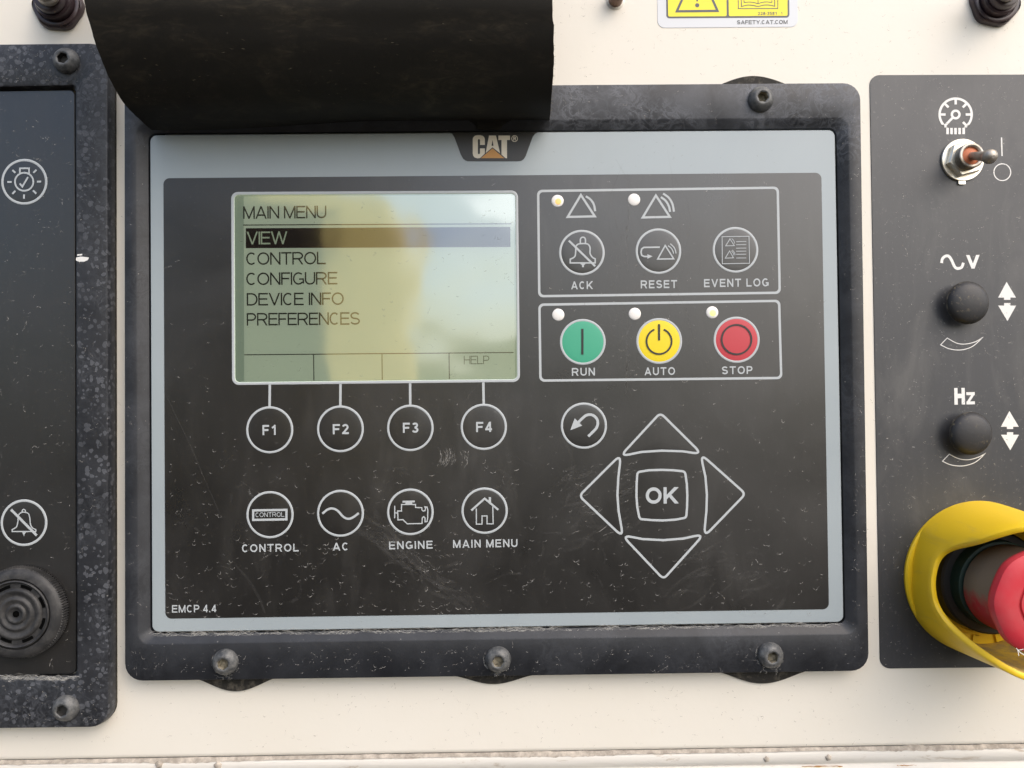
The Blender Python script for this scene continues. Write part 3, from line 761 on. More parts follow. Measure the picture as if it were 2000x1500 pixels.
def marks(name, parent, base, mt, h, n_arc, n_dash, n_sq, samp, size=1.0, w=1.0):
    g = G(); k = 0
    for _ in range(n_arc):
        x, y = samp(); hh = h + (k % 9) * .015; k += 1
        arcmark(g, x, y, random.uniform(2.5, 6.5) * size, random.uniform(2.5, 8) * size, random.uniform(-5, 50), random.uniform(120, 185), random.uniform(.8, 1.7) * w, hh, random.uniform(-.5, .35))
    for _ in range(n_dash):
        x, y = samp(); hh = h + (k % 9) * .015; k += 1
        dash(g, x, y, random.uniform(1.8, 8) * size, random.gauss(-.25, .6), random.uniform(.7, 1.5) * w, hh)
    for _ in range(n_sq):
        x, y = samp(); hh = h + (k % 9) * .015; k += 1
        squiggle(g, x, y, random.uniform(1.5, 3.2) * size, random.uniform(.7, 1.3) * w, hh)
    o = g.build(name, mt, parent, base); o['kind'] = 'stuff'; return o
def in_field(bias):
    def f():
        while True:
            x, y = random.uniform(326, 1612), random.uniform(345, 1200)
            if 440 < x < 1025 and 365 < y < 760: continue
            if random.random() < (.10 + .9 * ((y - 345) / 855) ** bias): return x, y
    return f
marks('water_marks', ctl, B0, M['mark'], .62, 400, 420, 50, in_field(2.0), 1.0, .85)
for f_ in DEFER: f_()
def on_rect(x0, y0, x1, y1): return lambda: (random.uniform(x0, x1), random.uniform(y0, y1))
def on_bez():
    r = random.random()
    if r < .55: return random.uniform(260, 1685), random.uniform(1262, 1312)
    if r < .78: return random.uniform(1664, 1688), random.uniform(200, 1280)
    if r < .86: return random.uniform(248, 270), random.uniform(330, 1280)
    return random.uniform(1090, 1660), random.uniform(170, 234)
marks('bezel_scuffs', ctl, B0, M['mark'], HB + .15, 60, 240, 110, on_bez, .85, .75)
marks('border_scuffs', ctl, B0, M['chip'], .2, 0, 40, 10, lambda: random.choice([(random.uniform(300, 1640), random.uniform(1209, 1220)), (random.uniform(1080, 1620), random.uniform(266, 332))]), .7, .6)
# white lime crust along the lower inner edge and below the bolts
g = G()
for _ in range(900):
    x = random.uniform(298, 1640); t = (x - 298) / 1342; y = 1238.5 - 19.5 * t + abs(random.gauss(0, 2.2))
    if random.random() < .45 + .55 * abs(math.sin(x * .011) * math.sin(x * .031)):
        dash(g, x, y, random.uniform(8, 34), random.gauss(-.014, .02), random.uniform(.6, 1.9), .9 + random.random() * .3)
o = g.build('lime_crust', M['lime'], ctl, B0); o['kind'] = 'stuff'
g = G()
for bx, by in ((441, 1292), (973, 1287), (1504, 1279)):
    for _ in range(26):
        a = random.uniform(20, 200); r = random.uniform(25.5, 29)
        arcmark(g, bx, by, r, r, a, a + random.uniform(5, 22), random.uniform(.5, 1.8), HB + .3 + random.random() * .2)
    for _ in range(12): squiggle(g, bx + random.gauss(0, 9), by + random.uniform(27, 32), 1.4, 1.0, HB + .35)
o = g.build('bolt_crust', M['lime'], ctl, B0); o['kind'] = 'stuff'
# the swirl scuff right of F3 and a few long scratches
g = G()
for k in range(34):
    a = random.gauss(0, 1); x = 862 + random.uniform(0, 28) + a; 
    arcmark(g, x - 22 + random.uniform(-3, 3), 893 + random.uniform(-6, 6), random.uniform(18, 26), random.uniform(16, 32), random.uniform(-50, 0), random.uniform(5, 60), random.uniform(.35, .8), .65 + random.random() * .1)
for k in range(12):
    x = 905 + random.uniform(-6, 8); arcmark(g, x - 20, 895 + random.uniform(-4, 6), 22, 24, random.uniform(-40, -5), random.uniform(5, 45), .6, .65 + random.random() * .1)
for k in range(14): dash(g, random.uniform(1110, 1200), random.uniform(955, 1045), random.uniform(12, 40), random.gauss(-.45, .12), .7, .66)
for k in range(12): dash(g, random.uniform(1130, 1240), random.uniform(905, 955), random.uniform(10, 26), random.gauss(-.35, .15), .7, .66)
for k in range(28): dash(g, random.uniform(770, 900), random.uniform(1080, 1160) , random.uniform(5, 16), random.gauss(.6, .25), .6, .64)
o = g.build('swirl_scuff', M['mark'], ctl, B0); o['kind'] = 'stuff'
M['smear'] = mark_mat('grease_smear', (.26, .25, .235), .010, .065)
g = G(); k = 0
def smear(x, y, L, a, w):
    global k
    k += 1; dash(g, x, y, L, a, w, .43 + (k % 12) * .012)
for _ in range(46): smear(random.uniform(1100, 1235), random.uniform(920, 1050), random.uniform(40, 110), random.gauss(-.42, .12), random.uniform(3, 9))
for _ in range(30): smear(random.uniform(1320, 1500), random.uniform(1060, 1180), random.uniform(40, 120), random.gauss(-.4, .12), random.uniform(3, 9))
for _ in range(46):
    t_x = random.random() ** 1.2; smear(700 + 210 * t_x + random.gauss(0, 14), 1035 + 130 * t_x + random.gauss(0, 16), random.uniform(40, 110), random.gauss(.55, .12), random.uniform(4, 12))
for _ in range(70): smear(random.choice([random.gauss(1165, 22), random.gauss(1225, 10), random.gauss(1320, 18)]), random.uniform(385, 740), random.uniform(60, 190), 1.57 + random.gauss(0, .02), random.uniform(1.5, 6))
for _ in range(40): smear(random.uniform(340, 1600), random.uniform(760, 1180), random.uniform(30, 120), random.gauss(.2, .8), random.uniform(2, 8))
o = g.build('grease_smear', M['smear'], ctl, B0); o['kind'] = 'stuff'
M['hair'] = mark_mat('hair_scratch', (.4, .38, .36), .09, .12)
for pts_ in (curve([(322, 765), (345, 815), (372, 870), (395, 925), (432, 1010)], 5), [(560, 1000), (470, 940)]):
    g = G(); g.stroke(pts_, .7, .66); g.build('long_scratch', M['hair'], ctl, B0)

# ------------------------------------------------------------------ left alarm module
al = thing('alarm_module', 'black alarm module at the far left with sounder and struck-out bell key', 'control panel', (*at(-180, 750, HW), HW))
xa, ya = at(-180, 750, HW); BA = (xa, ya, HW)
lo = rquad([(-640, 92), (210, 83), (212, 1421), (-640, 1432)], 36, HB)
c1 = [(-600, 185), (147.5, 173), (150, 1318), (-600, 1332)]
g = G()
f0 = rquad([(-600, 178), (149.5, 162), (152.5, 1324), (-600, 1338)], 7, HB); f1 = rquad([(-600, 181), (148.5, 166), (151.5, 1321), (-600, 1334)], 7, HB - 1.5); f2 = rquad([(-600, 185), (147.5, 173.5), (150, 1318.5), (-600, 1332)], 9, -4)
g.loops([inset(lo, -2, HW + 9), inset(lo, -1.5, HW + 16), inset(lo, 0, HB - 4), inset(lo, 1.5, HB - 1.2), inset(lo, 5, HB), f0, f1, f2, [(p[0], p[1], -12) for p in f2]])
g.build('bezel', M['bezel_drop'], al, BA, autosmooth=30)
g = G(); gs = inset(lo, -1, HW); g.loops([gs, inset(gs, 0, HW + 9), inset(gs, 40, HW + 9)]); g.build('gasket', M['gasket'], al, BA)
fa = rquad([(-598, 187), (145.5, 176), (148, 1316), (-598, 1330)], 10, -1.5)
g = G(); g.loops([[(p[0], p[1], -12) for p in fa], inset(fa, 0, -2.2), inset(fa, .8, -1.5)], cap=True); g.build('fascia', M['left_black'], al, BA)
def abutton(cx, cy, r, label, draw):
    b = dome(cx, cy, r - 1.2, -1.3, 1.6, M['left_black'], al, BA, 'button', label)
    g = G(); g.ring(cx, cy, r - 2.5, 5, -.6); g.build('button_ring', M['print'], b, BA)
    g = G(); draw(g); g.build('button_symbol', M['print'], b, BA)
z = sub(0, 290, 11.54); H2 = .9
def d_bulb(g):
    g.stroke(z(*el(545, 750, 207, 203, 0, 360, 40)[:-1]), 3.3, H2, True)
    g.stroke(z((448, 565), (450, 448), (655, 446), (655, 560)), 3.3, H2 + .05)
    g.stroke(z((447, 788), (502, 862), (632, 642)), 3.3, H2 + .05)
    for a, b in (((280, 487), (348, 550)), ((822, 480), (752, 548)), ((165, 755), (262, 753)), ((832, 747), (930, 745)), ((280, 1025), (346, 953)), ((745, 945), (818, 1018)), ((543, 1035), (541, 1132))):
        g.stroke(z(a, b), 3.6, H2 + .02)
abutton(47.4, 355, 44.5, 'round key with a lamp and tick', d_bulb)
z = sub(0, 980, 2.857)
def d_bell2(g):
    g.stroke(z(*curve([(68, 155), (92, 140), (100, 110), (102, 80), (115, 62), (135, 58), (158, 66), (166, 90), (170, 125), (180, 145), (200, 155)], 4)) + z((200, 166), (68, 166)), 2.2, H2, True)
    g.stroke(z((124, 60), (124, 48), (133, 42), (142, 48), (142, 60)), 2.2, H2 + .04)
    g.pix(z((122, 170), (146, 170), (138, 180), (134, 194), (129, 180)), H2 + .06)
    g.stroke(z((62, 44), (205, 188)), 5.0, H2 + .1)
abutton(46.7, 1021, 44.8, 'round key with a struck-out bell', d_bell2)
# sounder
g = G(); c = at(48, 1192, 0); nk = 220
g.lathe(c, [(80, -1.5), (86, 1), (86.5, 3)], 96, True, False)
g.lathe(c, [(84.5, 22.8), (82.5, 26), (77, 29), (69, 30), (67, 30), (66, 23), (64, 22), (63.5, 29), (61.5, 30.5), (59.5, 29), (58, 25), (49, 25), (47.5, 28.5), (45, 30), (42, 29.5), (38, 27), (34.5, 25.4), (32.5, 26), (30.5, 29), (28, 30), (25.5, 29), (22, 26.2), (19.5, 26), (17.5, 29), (15, 30), (12.5, 29), (9.5, 26), (6.5, 26), (6, 18)], 128, True, True)
snd = g.build('sounder', M['buzzer'], al, BA, autosmooth=48); 
gk = G(); gk.lathe(c, [(84, 3), (87.5, 4), (87, 21), (84.0, 23.2)], nk, False, False, mod=lambda k, h: 1.0 if k % 2 else .965); gk.build('knurled_rim', M['buzzer'], snd, BA)
snd['label'] = 'round ribbed black sounder with knurled rim'
g = G()
for k in range(8):
    a0 = 45 * k + 12; h = 25.3
    p = [(c[0] + r * math.cos(rad(a)), c[1] + r * math.sin(rad(a)), h) for r, aa in ((56, range(a0, a0 + 27, 3)), (50, range(a0 + 24, a0 - 3, -3))) for a in aa]
    g.face(p)
g.lathe(c, [(6.2, 26.06), (.01, 26.08)], 20, False, False)
g.build('sound_slot', M['hole'], snd, BA)
ba = make_bolt(al, False)
for i, (px, py, a) in enumerate(((131, 120, 15), (130, 1382, 40))):
    b = ba if i == 0 else copy_part(ba, al); place_bolt(b, px, py, BA, a)
marks('water_marks', al, BA, M['mark'], -1.2, 18, 150, 40, on_rect(2, 182, 142, 1312), .9)
g = G()
for _ in range(130): dash(g, random.uniform(0, 148), 1322 + abs(random.gauss(0, 2.5)), random.uniform(6, 28), random.gauss(-.02, .03), random.uniform(.8, 2.6), HB + .2 + random.random() * .3)
o = g.build('lime_crust', M['lime'], al, BA); o['kind'] = 'stuff'
g = G(); z = sub(0, 480, 2.857)
g.pix(z((424, 66), (450, 60), (480, 63), (497, 66), (490, 80), (470, 88), (440, 89), (424, 82)), HB + .3); g.pix(z((430, 48), (458, 45), (460, 53), (430, 56)), HB + .3)
g.build('paint_chip', M['white'], al, BA)
marks('bezel_scuffs', al, BA, M['mark'], HB + .15, 20, 160, 60, lambda: random.choice([(random.uniform(0, 195), random.uniform(92, 160)), (random.uniform(155, 192), random.uniform(180, 1400)), (random.uniform(0, 190), random.uniform(1335, 1412))]), .8, .8)

# ------------------------------------------------------------------ right switch plate
HP = HW + 1.6
pl = thing('switch_plate', 'charcoal printed plate at the right with voltage and frequency symbols', 'switch plate', (*at(1950, 730, HW), HW))
xp, yp = at(1950, 730, HW); BP = (xp, yp, HW)
po = rquad([(1698.5, 146.5), (2560, 143), (2590, 1297), (1719, 1306)], 20, HP)
g = G(); g.loops([[(p[0], p[1], HW) for p in po], inset(po, 0, HP - .5), inset(po, .5, HP)], cap=True); g.build('plate', M['plate'], pl, BP)
hp = HP + .2
g = G(); z = sub(1780, 170, 7.143)
g.stroke(z((460, 548), *el(618, 383, 224, 222, 132, 408, 40), (778, 548)), 4.7, hp)
g.stroke(z(*el(618, 383, 53, 53, 0, 360, 28)[:-1]), 4.7, hp + .03, True); g.stroke(z((577, 426), (463, 545)), 4.7, hp + .05)
for a in (180, 225, 270, 315, 0):
    ca, sa = math.cos(rad(a)), math.sin(rad(a)); g.stroke(z((618 + 212 * ca, 383 + 212 * sa), (618 + 140 * ca, 383 + 140 * sa)), 4.7, hp + .07)
g.stroke(z((778, 548), (720, 488)), 4.7, hp + .09)
for x_ in (505, 560, 616, 673, 730): g.stroke(z((x_, 570), (x_, 658)), 5.0, hp)
g.build('gauge_symbol', M['white'], pl, BP)
g = G(); g.stroke(z((1258, 703), (1265, 962)), 2.5, hp); g.build('on_mark', M['white'], pl, BP)
g = G(); g.stroke(z(*el(1269, 1188, 117, 117, 0, 360, 40)[:-1]), 2.0, hp, True); g.build('off_mark', M['white'], pl, BP)
z = sub(1820, 480, 6.8167)
g = G(); g.stroke(z(*curve([(130, 230), (142, 172), (185, 137), (228, 142), (262, 190), (287, 245), (312, 288), (350, 303), (398, 284), (420, 226)], 6)), 5.4, hp)
text(g, 'V', 1887.4, 1913.4, 524.8, 524.4, 26.6, hp, .23); g.build('voltage_symbol', M['white'], pl, BP)
g = G(); zz = sub(1300, 480, 2.857)
text(g, 'H', *[zz((1612, 0))[0][0], zz((1671, 0))[0][0]], 790.4, 790, 32.5, hp, .27); text(g, 'z', zz((1679, 0))[0][0], zz((1726, 0))[0][0], 789.9, 789.6, 34, hp, .17)
g.build('frequency_symbol', M['white'], pl, BP)
def arrows(dx, dy, k=1.0):
    for P_ in ([(1966, 550.4), (1984.3, 581.2), (1973.3, 581.2), (1973.3, 585.6), (1961, 585.6), (1961, 581.2), (1949.4, 581.2)], [(1967.7, 627.2), (1949.6, 596.8), (1961.2, 596.8), (1961.2, 591.8), (1973.4, 591.8), (1973.4, 596.8), (1984.6, 596.8)]):
        g = G(); g.pix([(x_ + dx, y_ + dy) for x_, y_ in P_], hp); g.build('arrow_symbol', M['white'], pl, BP)
arrows(0, 0); arrows(5.5, 252.3)
def wedge(pts, n1):
    g = G(); g.stroke(pts, 1.5, hp, True); g.build('wedge_symbol', M['white'], pl, BP)
wedge(z(*(curve([(117, 1318), (220, 1368), (340, 1388), (450, 1376), (560, 1328), (675, 1222)], 5) + curve([(675, 1222), (580, 1278), (450, 1308), (330, 1296), (205, 1228)], 5)[1:])), 0)
wedge(zz(*(curve([(1545, 1202), (1590, 1222), (1650, 1229), (1705, 1218), (1745, 1196), (1782, 1160)], 5) + curve([(1782, 1160), (1745, 1180), (1690, 1194), (1635, 1188), (1583, 1163)], 5)[1:])), 0)
marks('water_marks', pl, BP, M['mark'], HP + .25, 60, 620, 160, on_rect(1722, 152, 1998, 1300), .85, .95)

# rubber capped adjusters
def capknob(px, py, label):
    c = at(px, py, HP); b = (c[0], c[1], HP)
    t = thing('adjuster_cap', label, 'knob', b, 'round adjuster caps on the right plate')
    return t, c, b
t, c, b = capknob(1877, 594, 'scuffed black adjuster cap under the wave and V symbol')
g = G(); prof = [(39.5, .1), (40, 3)] + [(38 * math.cos(rad(a)), 4 + 12 * math.sin(rad(a))) for a in range(5, 90, 9)] + [(.01, 16)]
g.lathe(c, prof, 56, True, False); cap1 = g.build('cap', M['knob'], t, b)
g = G(); g.lathe(c, [(42, .1), (42, 1.2), (39.5, 1.4)], 48, True, False); rim1 = g.build('rim', M['gasket'], t, b)
c2 = at(1883, 845.5, HP)
t2 = t.copy(); COL.objects.link(t2); t2.location = (c2[0] * S, -HP * S, c2[1] * S); t2['label'] = 'smooth black adjuster cap under the Hz lettering'
for ch in (cap1, rim1):
    d = ch.copy(); COL.objects.link(d); d.parent = t2

# toggle switch with hexagon nut
c = at(1878, 313.5, HP); b = (c[0], c[1], HP)
tg = thing('toggle_switch', 'bare metal toggle switch with hexagon nut below the gauge symbol', 'switch', b, 'toggle switches')
g = G(); g.lathe(c, [(41, HP), (42, HP + 1), (42, HP + 4.5), (41, HP + 5.5), (22, HP + 5.6)], 64, True, False); g.build('washer', M['zinc'], tg, b, autosmooth=35)
g = G(); tx, ty = at(1878, 356, HP); g.loops([rrect(tx - 8, ty - 5, tx + 6, ty + 8, 2, HP, 3), rrect(tx - 8, ty - 5, tx + 6, ty + 8, 2, HP + 4, 3)], cap=True); g.build('washer_tab', M['zinc'], tg, b)
g = G(); hx = lambda r, h: [(c[0] + r * math.cos(rad(60 * k + 14)), c[1] + r * math.sin(rad(60 * k + 14)), h) for k in range(6)]
g.loops([hx(35, HP + 5.8), hx(36, HP + 7), hx(36, HP + 15), hx(33.5, HP + 17), hx(20, HP + 17.1)]); g.build('hex_nut', M['zinc'], tg, b)
g = G(); prof = [(24.5, HP + 10)]
for k in range(5): prof += [(24.8, HP + 18 + 3 * k), (23.2, HP + 19.2 + 3 * k), (24.8, HP + 20.4 + 3 * k)]
g.lathe(c, prof + [(24, HP + 34), (18.5, HP + 34.5), (17.5, HP + 30)], 48, True, False); g.build('threaded_bushing', M['thread'], tg, b)
g = G(); g.lathe(c, [(18, HP + 29), (12, HP + 32), (.01, HP + 33.5)], 36, True, False); g.build('rubber_seal', M['orange_rubber'], tg, b)
tip = (*at(1937, 306, 72), 72.0); root = (c[0] + 1, c[1] + 1, HP + 27)
g = G(); g.spin(root, tip, [(0, 7), (.3, 8), (.6, 9.3), (.78, 10.6), (.84, 12.6), (.9, 13.6), (.96, 13.4), (1.02, 11), (1.06, 7), (1.075, 3)]); g.build('lever', M['thread'], tg, b)

# booted toggles at the top corners
def booted(px, py, tipx, tipy, label, turn):
    c = at(px, py, HW); b = (c[0], c[1], HW)
    t = thing('toggle_switch', label, 'switch', b, 'toggle switches')
    g = G(); hx = lambda r, h, n_=60: [(c[0] + r * (1 + .035 * math.cos(6 * 2 * math.pi * k / n_ + turn)) * math.cos(2 * math.pi * k / n_), c[1] + r * (1 + .035 * math.cos(6 * 2 * math.pi * k / n_ + turn)) * math.sin(2 * math.pi * k / n_), h) for k in range(n_)]
    g.loops([hx(48, HW), hx(48.5, HW + 2), hx(48, HW + 10), hx(45.5, HW + 13)], True)
    g.lathe(c, [(45, HW + 12.9), (43, HW + 14.5), (38, HW + 14.5), (36, HW + 12), (35.5, HW + 12), (34.5, HW + 26), (32, HW + 28.5), (29, HW + 28), (28.5, HW + 38), (27, HW + 42), (24, HW + 43)], 60, True, True)
    g.build('rubber_boot', M['boot'], t, b, autosmooth=40)
    tip = (*at(tipx, tipy, 75), 75.0)
    g = G(); g.spin((c[0], c[1], HW + 40), tip, [(0, 19), (.3, 20), (.75, 21), (.92, 19), (1, 12), (1.04, 5)], 32); g.build('lever', M['thread'], t, b)
    return t
booted(117, 14, 88, -22, 'toggle switch in a ringed rubber boot at the upper left, beside the rubber flap', .4)
booted(1940, 6, 1985, -32, 'toggle switch in a ringed rubber boot at the upper right corner', 1.3)
c = at(1202, 1, HW); b = (c[0], c[1], HW)
t = thing('metal_stud', 'small brown metal stud on the cream wall between flap and warning label', 'stud', b)
g = G(); g.lathe(c, [(13.5, HW), (14, HW + 1), (13.8, HW + 26), (12, HW + 31), (7, HW + 34), (.01, HW + 35)], 32, True, False); g.build('shank', M['rod'], t, b)
g = G(); g.lathe(c, [(19, HW), (18.6, HW + 1.2), (13.5, HW + 1.6)], 32, True, False); g.build('collar', M['cream'], t, b)

# ------------------------------------------------------------------ emergency stop
EC = (1913, 1127); c = at(*EC, HP); b = (c[0], c[1], HP)
es = thing('emergency_stop', 'red mushroom emergency stop button inside a yellow guard', 'emergency stop', b)
g = G(); g.lathe(c, [(150, HP), (150, HP + 5), (147, HP + 8), (127, HP + 8.5), (112, HP + 8.5), (111, HP + 11), (104, HP + 11.5), (103, HP + 8)], 96, True, True); g.build('base_flange', M['yellow_plastic'], es, b, autosmooth=35)
RIM = [(86, 192), (106, 190), (122, 170), (134, 146), (141, 114), (148, 86), (156, 75), (176, 74), (193, 77), (206, 92), (220, 132), (233, 174), (244, 194), (266, 192)]
def gh(a):
    d = (a - 176 + 90) % 180 + 86                 # the far half repeats the near half
    if d <= RIM[0][0]: return HP + RIM[0][1]
    for (a0, h0), (a1, h1) in zip(RIM, RIM[1:]):
        if d <= a1: t = (d - a0) / max(a1 - a0, 1e-6); return HP + h0 + (h1 - h0) * t
    return HP + RIM[-1][1]
hs = [gh(360 * i / 144) for i in range(144)]
for _ in range(3): hs = [(hs[i - 1] + 2 * hs[i] + hs[(i + 1) % 144]) / 4 for i in range(144)]
g = G(); nseg = 144; rows = []
spec = [(150, 0, 0), (149, .12, 0), (144, .5, 0), (140, .8, 0), (138.5, 1, -3.5), (137, 1, -.8), (134.5, 1, 0), (130, 1, -.3), (127.5, 1, -2), (126.5, 1, -5), (127, .5, 0), (128, 0, 8)]
for r, k, o_ in spec:
    row = []
    for i in range(nseg):
        a = 360 * i / nseg; H = hs[i]; r_ = r - 13 * (1 - k) * max(0, 1 - abs((a - 176 + 90) % 180 - 90) / 34) ** .7; row.append((c[0] + r_ * math.cos(rad(a)), c[1] + r_ * math.sin(rad(a)), HP + (H - HP) * k + o_))
    rows.append(row)
g.grid(rows[:9], True); gd = g.build('guard', M['yellow_plastic'], es, b, autosmooth=38); gd['label'] = 'yellow plastic guard wall with two raised lugs'
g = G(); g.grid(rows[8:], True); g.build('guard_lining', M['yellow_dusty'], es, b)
g = G()
for k_, a_ in enumerate((238, 262, 284, 110, 88)):
    g.loops([[(c[0] + r_ * math.cos(rad(a_ + da)), c[1] + r_ * math.sin(rad(a_ + da)), h_) for r_, da in ((112, -3.5), (126, -3), (126, 3), (112, 3.5))] for h_ in (HP + 8, HP + 13)], cap=True)
o = g.build('guard_rib', M['yellow_plastic'], es, b); o['kind'] = 'stuff'
g = G(); g.lathe(c, [(101, HP + 8), (100, HP + 40), (96, HP + 44), (84, HP + 44)], 64, True, False); g.build('collar', M['black_plastic'], es, b, autosmooth=35)
g = G(); g.lathe(c, [(84, HP + 40), (83, HP + 70), (80, HP + 72), (70, HP + 72)], 64, True, False); g.build('seal_ring', M['teal'], es, b, autosmooth=35)
g = G(); g.lathe(c, [(72, HP + 70), (80, HP + 80), (80, HP + 120), (80, HP + 160), (86, HP + 172)], 64, True, False); g.build('skirt', M['red_dusty'], es, b)
g = G(); g.lathe(c, [(80, HP + 168), (90, HP + 171), (94, HP + 176), (95, HP + 184), (93, HP + 192), (86, HP + 197), (70, HP + 199.5), (57, HP + 200), (56, HP + 196.5), (52, HP + 196.5), (51, HP + 200), (.01, HP + 200.5)], 96, True, False, mod=lambda k, h: 1 + .012 * math.cos(2 * math.pi * k / 96 * 8)); g.build('button_head', M['red_plastic'], es, b, autosmooth=33)

g = G(); hh = HP + 193
for pts_ in ([(1985, 1266), (1992, 1274), (2003, 1281)], [(1990, 1281), (1988, 1270), (1999, 1268)]):
    g.stroke(pts_, 1.3, hh + 3); hh += .1
g.build('turn_arrow', M['white'], es, b)
# ------------------------------------------------------------------ warning label
lc = at(1421, -40, HW); b = (lc[0], lc[1], HW)
wl = thing('warning_label', 'white bordered yellow warning label with triangle and open book', 'label', b)
lb = rquad([(1282, -135), (1556.5, -138), (1558.5, 52.5), (1284.5, 54.5)], 14, HW + .8)
g = G(); g.loops([[(p[0], p[1], HW) for p in lb], inset(lb, .3, HW + .8)], cap=True); g.build('backing', M['sticker'], wl, b)
z = sub(1270, 0, 6.667); h = HW + 1.0
g = G(); g.face(rquad([(1300, -118), (1540.5, -120), (1541.8, 34.3), (1301.5, 35.8)], 6, h)); g.build('border', M['sticker_ink'], wl, b)
for q in ([(1303.3, -114.5), (1417.5, -115.5), (1419.3, 31.6), (1305, 32.3)], [(1421.7, -115.6), (1537, -116.5), (1538.3, 30.8), (1423.5, 31.6)]):
    g = G(); g.face(rquad(q, 3, h + .2)); g.build('yellow_panel', M['sticker_yellow'], wl, b)
g = G(); k = h + .4
g.stroke([(1362, -68), (1401.5, 21.2), (1322, 22)], 4.6, k, True)
g.disc(1361.8, 10.2, 4.1, k); g.pix([(1358.5, -32), (1365.5, -32), (1363.2, 2.5), (1360.2, 2.5)], k)
g.build('hazard_triangle', M['sticker_ink'], wl, b)
g = G()
g.stroke(z((1147, -300), (1147, 112), (1662, 110), (1662, -300)), 1.5, k)
g.stroke(z((1187, -250), (1187, 80), *curve([(1187, 84), (1270, 66), (1340, 70), (1405, 82), (1480, 66), (1550, 66), (1622, 80)], 5), (1618, -250)), 1.6, k + .03)
g.stroke(z((1222, -230), *curve([(1222, 30), (1300, 26), (1360, 34), (1405, 46), (1450, 32), (1510, 24), (1585, 30)], 5), (1582, -230)), 1.3, k + .06)
g.stroke(z((1403, -230), (1405, 44)), 1.3, k + .09)
g.build('book_symbol', M['sticker_ink'], wl, b)
g = G(); text(g, '228-3581', 1480.3, 1518, 29.2, 28.9, 5.8, k, .17, .14); text(g, '1', 1525.6, 1528.6, 28.8, 28.8, 5.8, k, .17); g.build('part_number', M['sticker_ink'], wl, b)
g = G(); text(g, 'SAFETY.CAT.COM', 1439.5, 1538.3, 47.2, 46.5, 7.6, h + .2, .17, .13); g.build('web_lettering', M['sticker_ink'], wl, b)

# ------------------------------------------------------------------ lifted rubber cover
def h_at_x(px, py, X):
    d = RC @ Vector(((px - 1000) / 1500, -(py - 750) / 1500, -1.0))
    return (CZ + (X * S - CX) * d.z / d.x) / S
XL = at(296, 254, 13)[0]
prof = []
for px, py in ((296, 254), (268, 229), (244, 204), (222, 170), (205, 133), (190, 95), (178, 55), (165, 0)):
    hh = h_at_x(px, py, XL); prof.append((at(px, py, hh)[1], hh))
yl, hl = prof[-1]
prof += [(yl + 70, hl + 8), (yl + 160, hl + 6), (yl + 280, hl - 10), (yl + 420, hl - 40)]
xs = [k / 60 for k in range(61)]
rows = []
XR = at(1075, 200, 20)[0]
pc = curve(prof, 5)
for i, (yy, hh) in enumerate(pc):
    row = []
    for u in xs:
        f = math.exp(-i / 5.0)
        dip = 15 * min(1, max(0, (u - .18) / .35)) * f                     # lower edge lifts towards the right
        edge = (random.uniform(-1.6, 1.6) if u in (0.0,) else 0) * .3
        wob = 2.4 * math.sin(yy * .022 + 2) + 1.2 * math.sin(yy * .06 + 1) + 2.2 * math.exp(-((yy - 575) / 9) ** 2) + random.uniform(-.6, .6)
        xr = XR - 10 * (hh / 250) + wob
        x_ = XL + (xr - XL) * u + edge
        bul = 5 * math.sin(u * 3.1 + .4) * min(1, i / 8) + 2.5 * math.sin(u * 9 + yy * .01) * min(1, i / 10)
        row.append((x_, yy + dip, hh + bul - 3 * u * f))
    rows.append(row)
base = (at(680, 240, HB)[0], at(680, 240, HB)[1], HB)
fl = thing('rubber_cover', 'black rubber cover sheet lifted and curled up above the screen', 'cover', base)
g = G(); TH = 9
back = []
for i, r in enumerate(rows):
    a, b_ = rows[max(i - 1, 0)], rows[min(i + 1, len(rows) - 1)]
    nr = []
    for p, q, s_ in zip(r, a, b_):
        dy, dh = s_[1] - q[1], s_[2] - q[2]; l = math.hypot(dy, dh); nr.append((p[0], p[1] + dh / l * TH * .9 if dh > 0 else p[1], p[2] - dy / l * TH))
    back.append(nr)
g.grid(rows); g.grid(back)
g.grid([rows[0], back[0]], smooth=False); g.grid([[r[-1] for r in rows], [r[-1] for r in back]], smooth=False); g.grid([[r[0] for r in rows], [r[0] for r in back]], smooth=False)
g.build('sheet', M['rubber'], fl, base, autosmooth=60)
g = G()                                   # the tongue that ties the sheet to the frame
tp = curve([(905, 228), (918, 236), (930, 243), (933, 250), (975, 250), (982, 242), (1000, 233), (1012, 226)], 4)
fr_ = [(*at(x_, y_, HB + 3), HB + 3) for x_, y_ in tp]; topp = [(p[0], at(960, 218, HB + 6)[1], HB + 9) for p in fr_]
g.grid([topp, fr_, [(p[0], p[1], HB - 6) for p in fr_]]); g.build('tongue', M['rubber'], fl, base)
g = G()
for _ in range(60):                       # frayed threads on the cut edge and dusty scuffs
    i = random.randrange(2, 36); p = rows[i][-1]; x_, y_, h_ = p
    a = random.uniform(-.8, .8); L = random.uniform(2, 7)
    g.face([(x_ - 1, y_, h_ + .5), (x_ + L * math.cos(a), y_ + L * math.sin(a), h_ + .6), (x_ - 1, y_ + .8, h_ + .7)])
o = g.build('frayed_threads', M['chip'], fl, base); o['kind'] = 'stuff'
g = G()
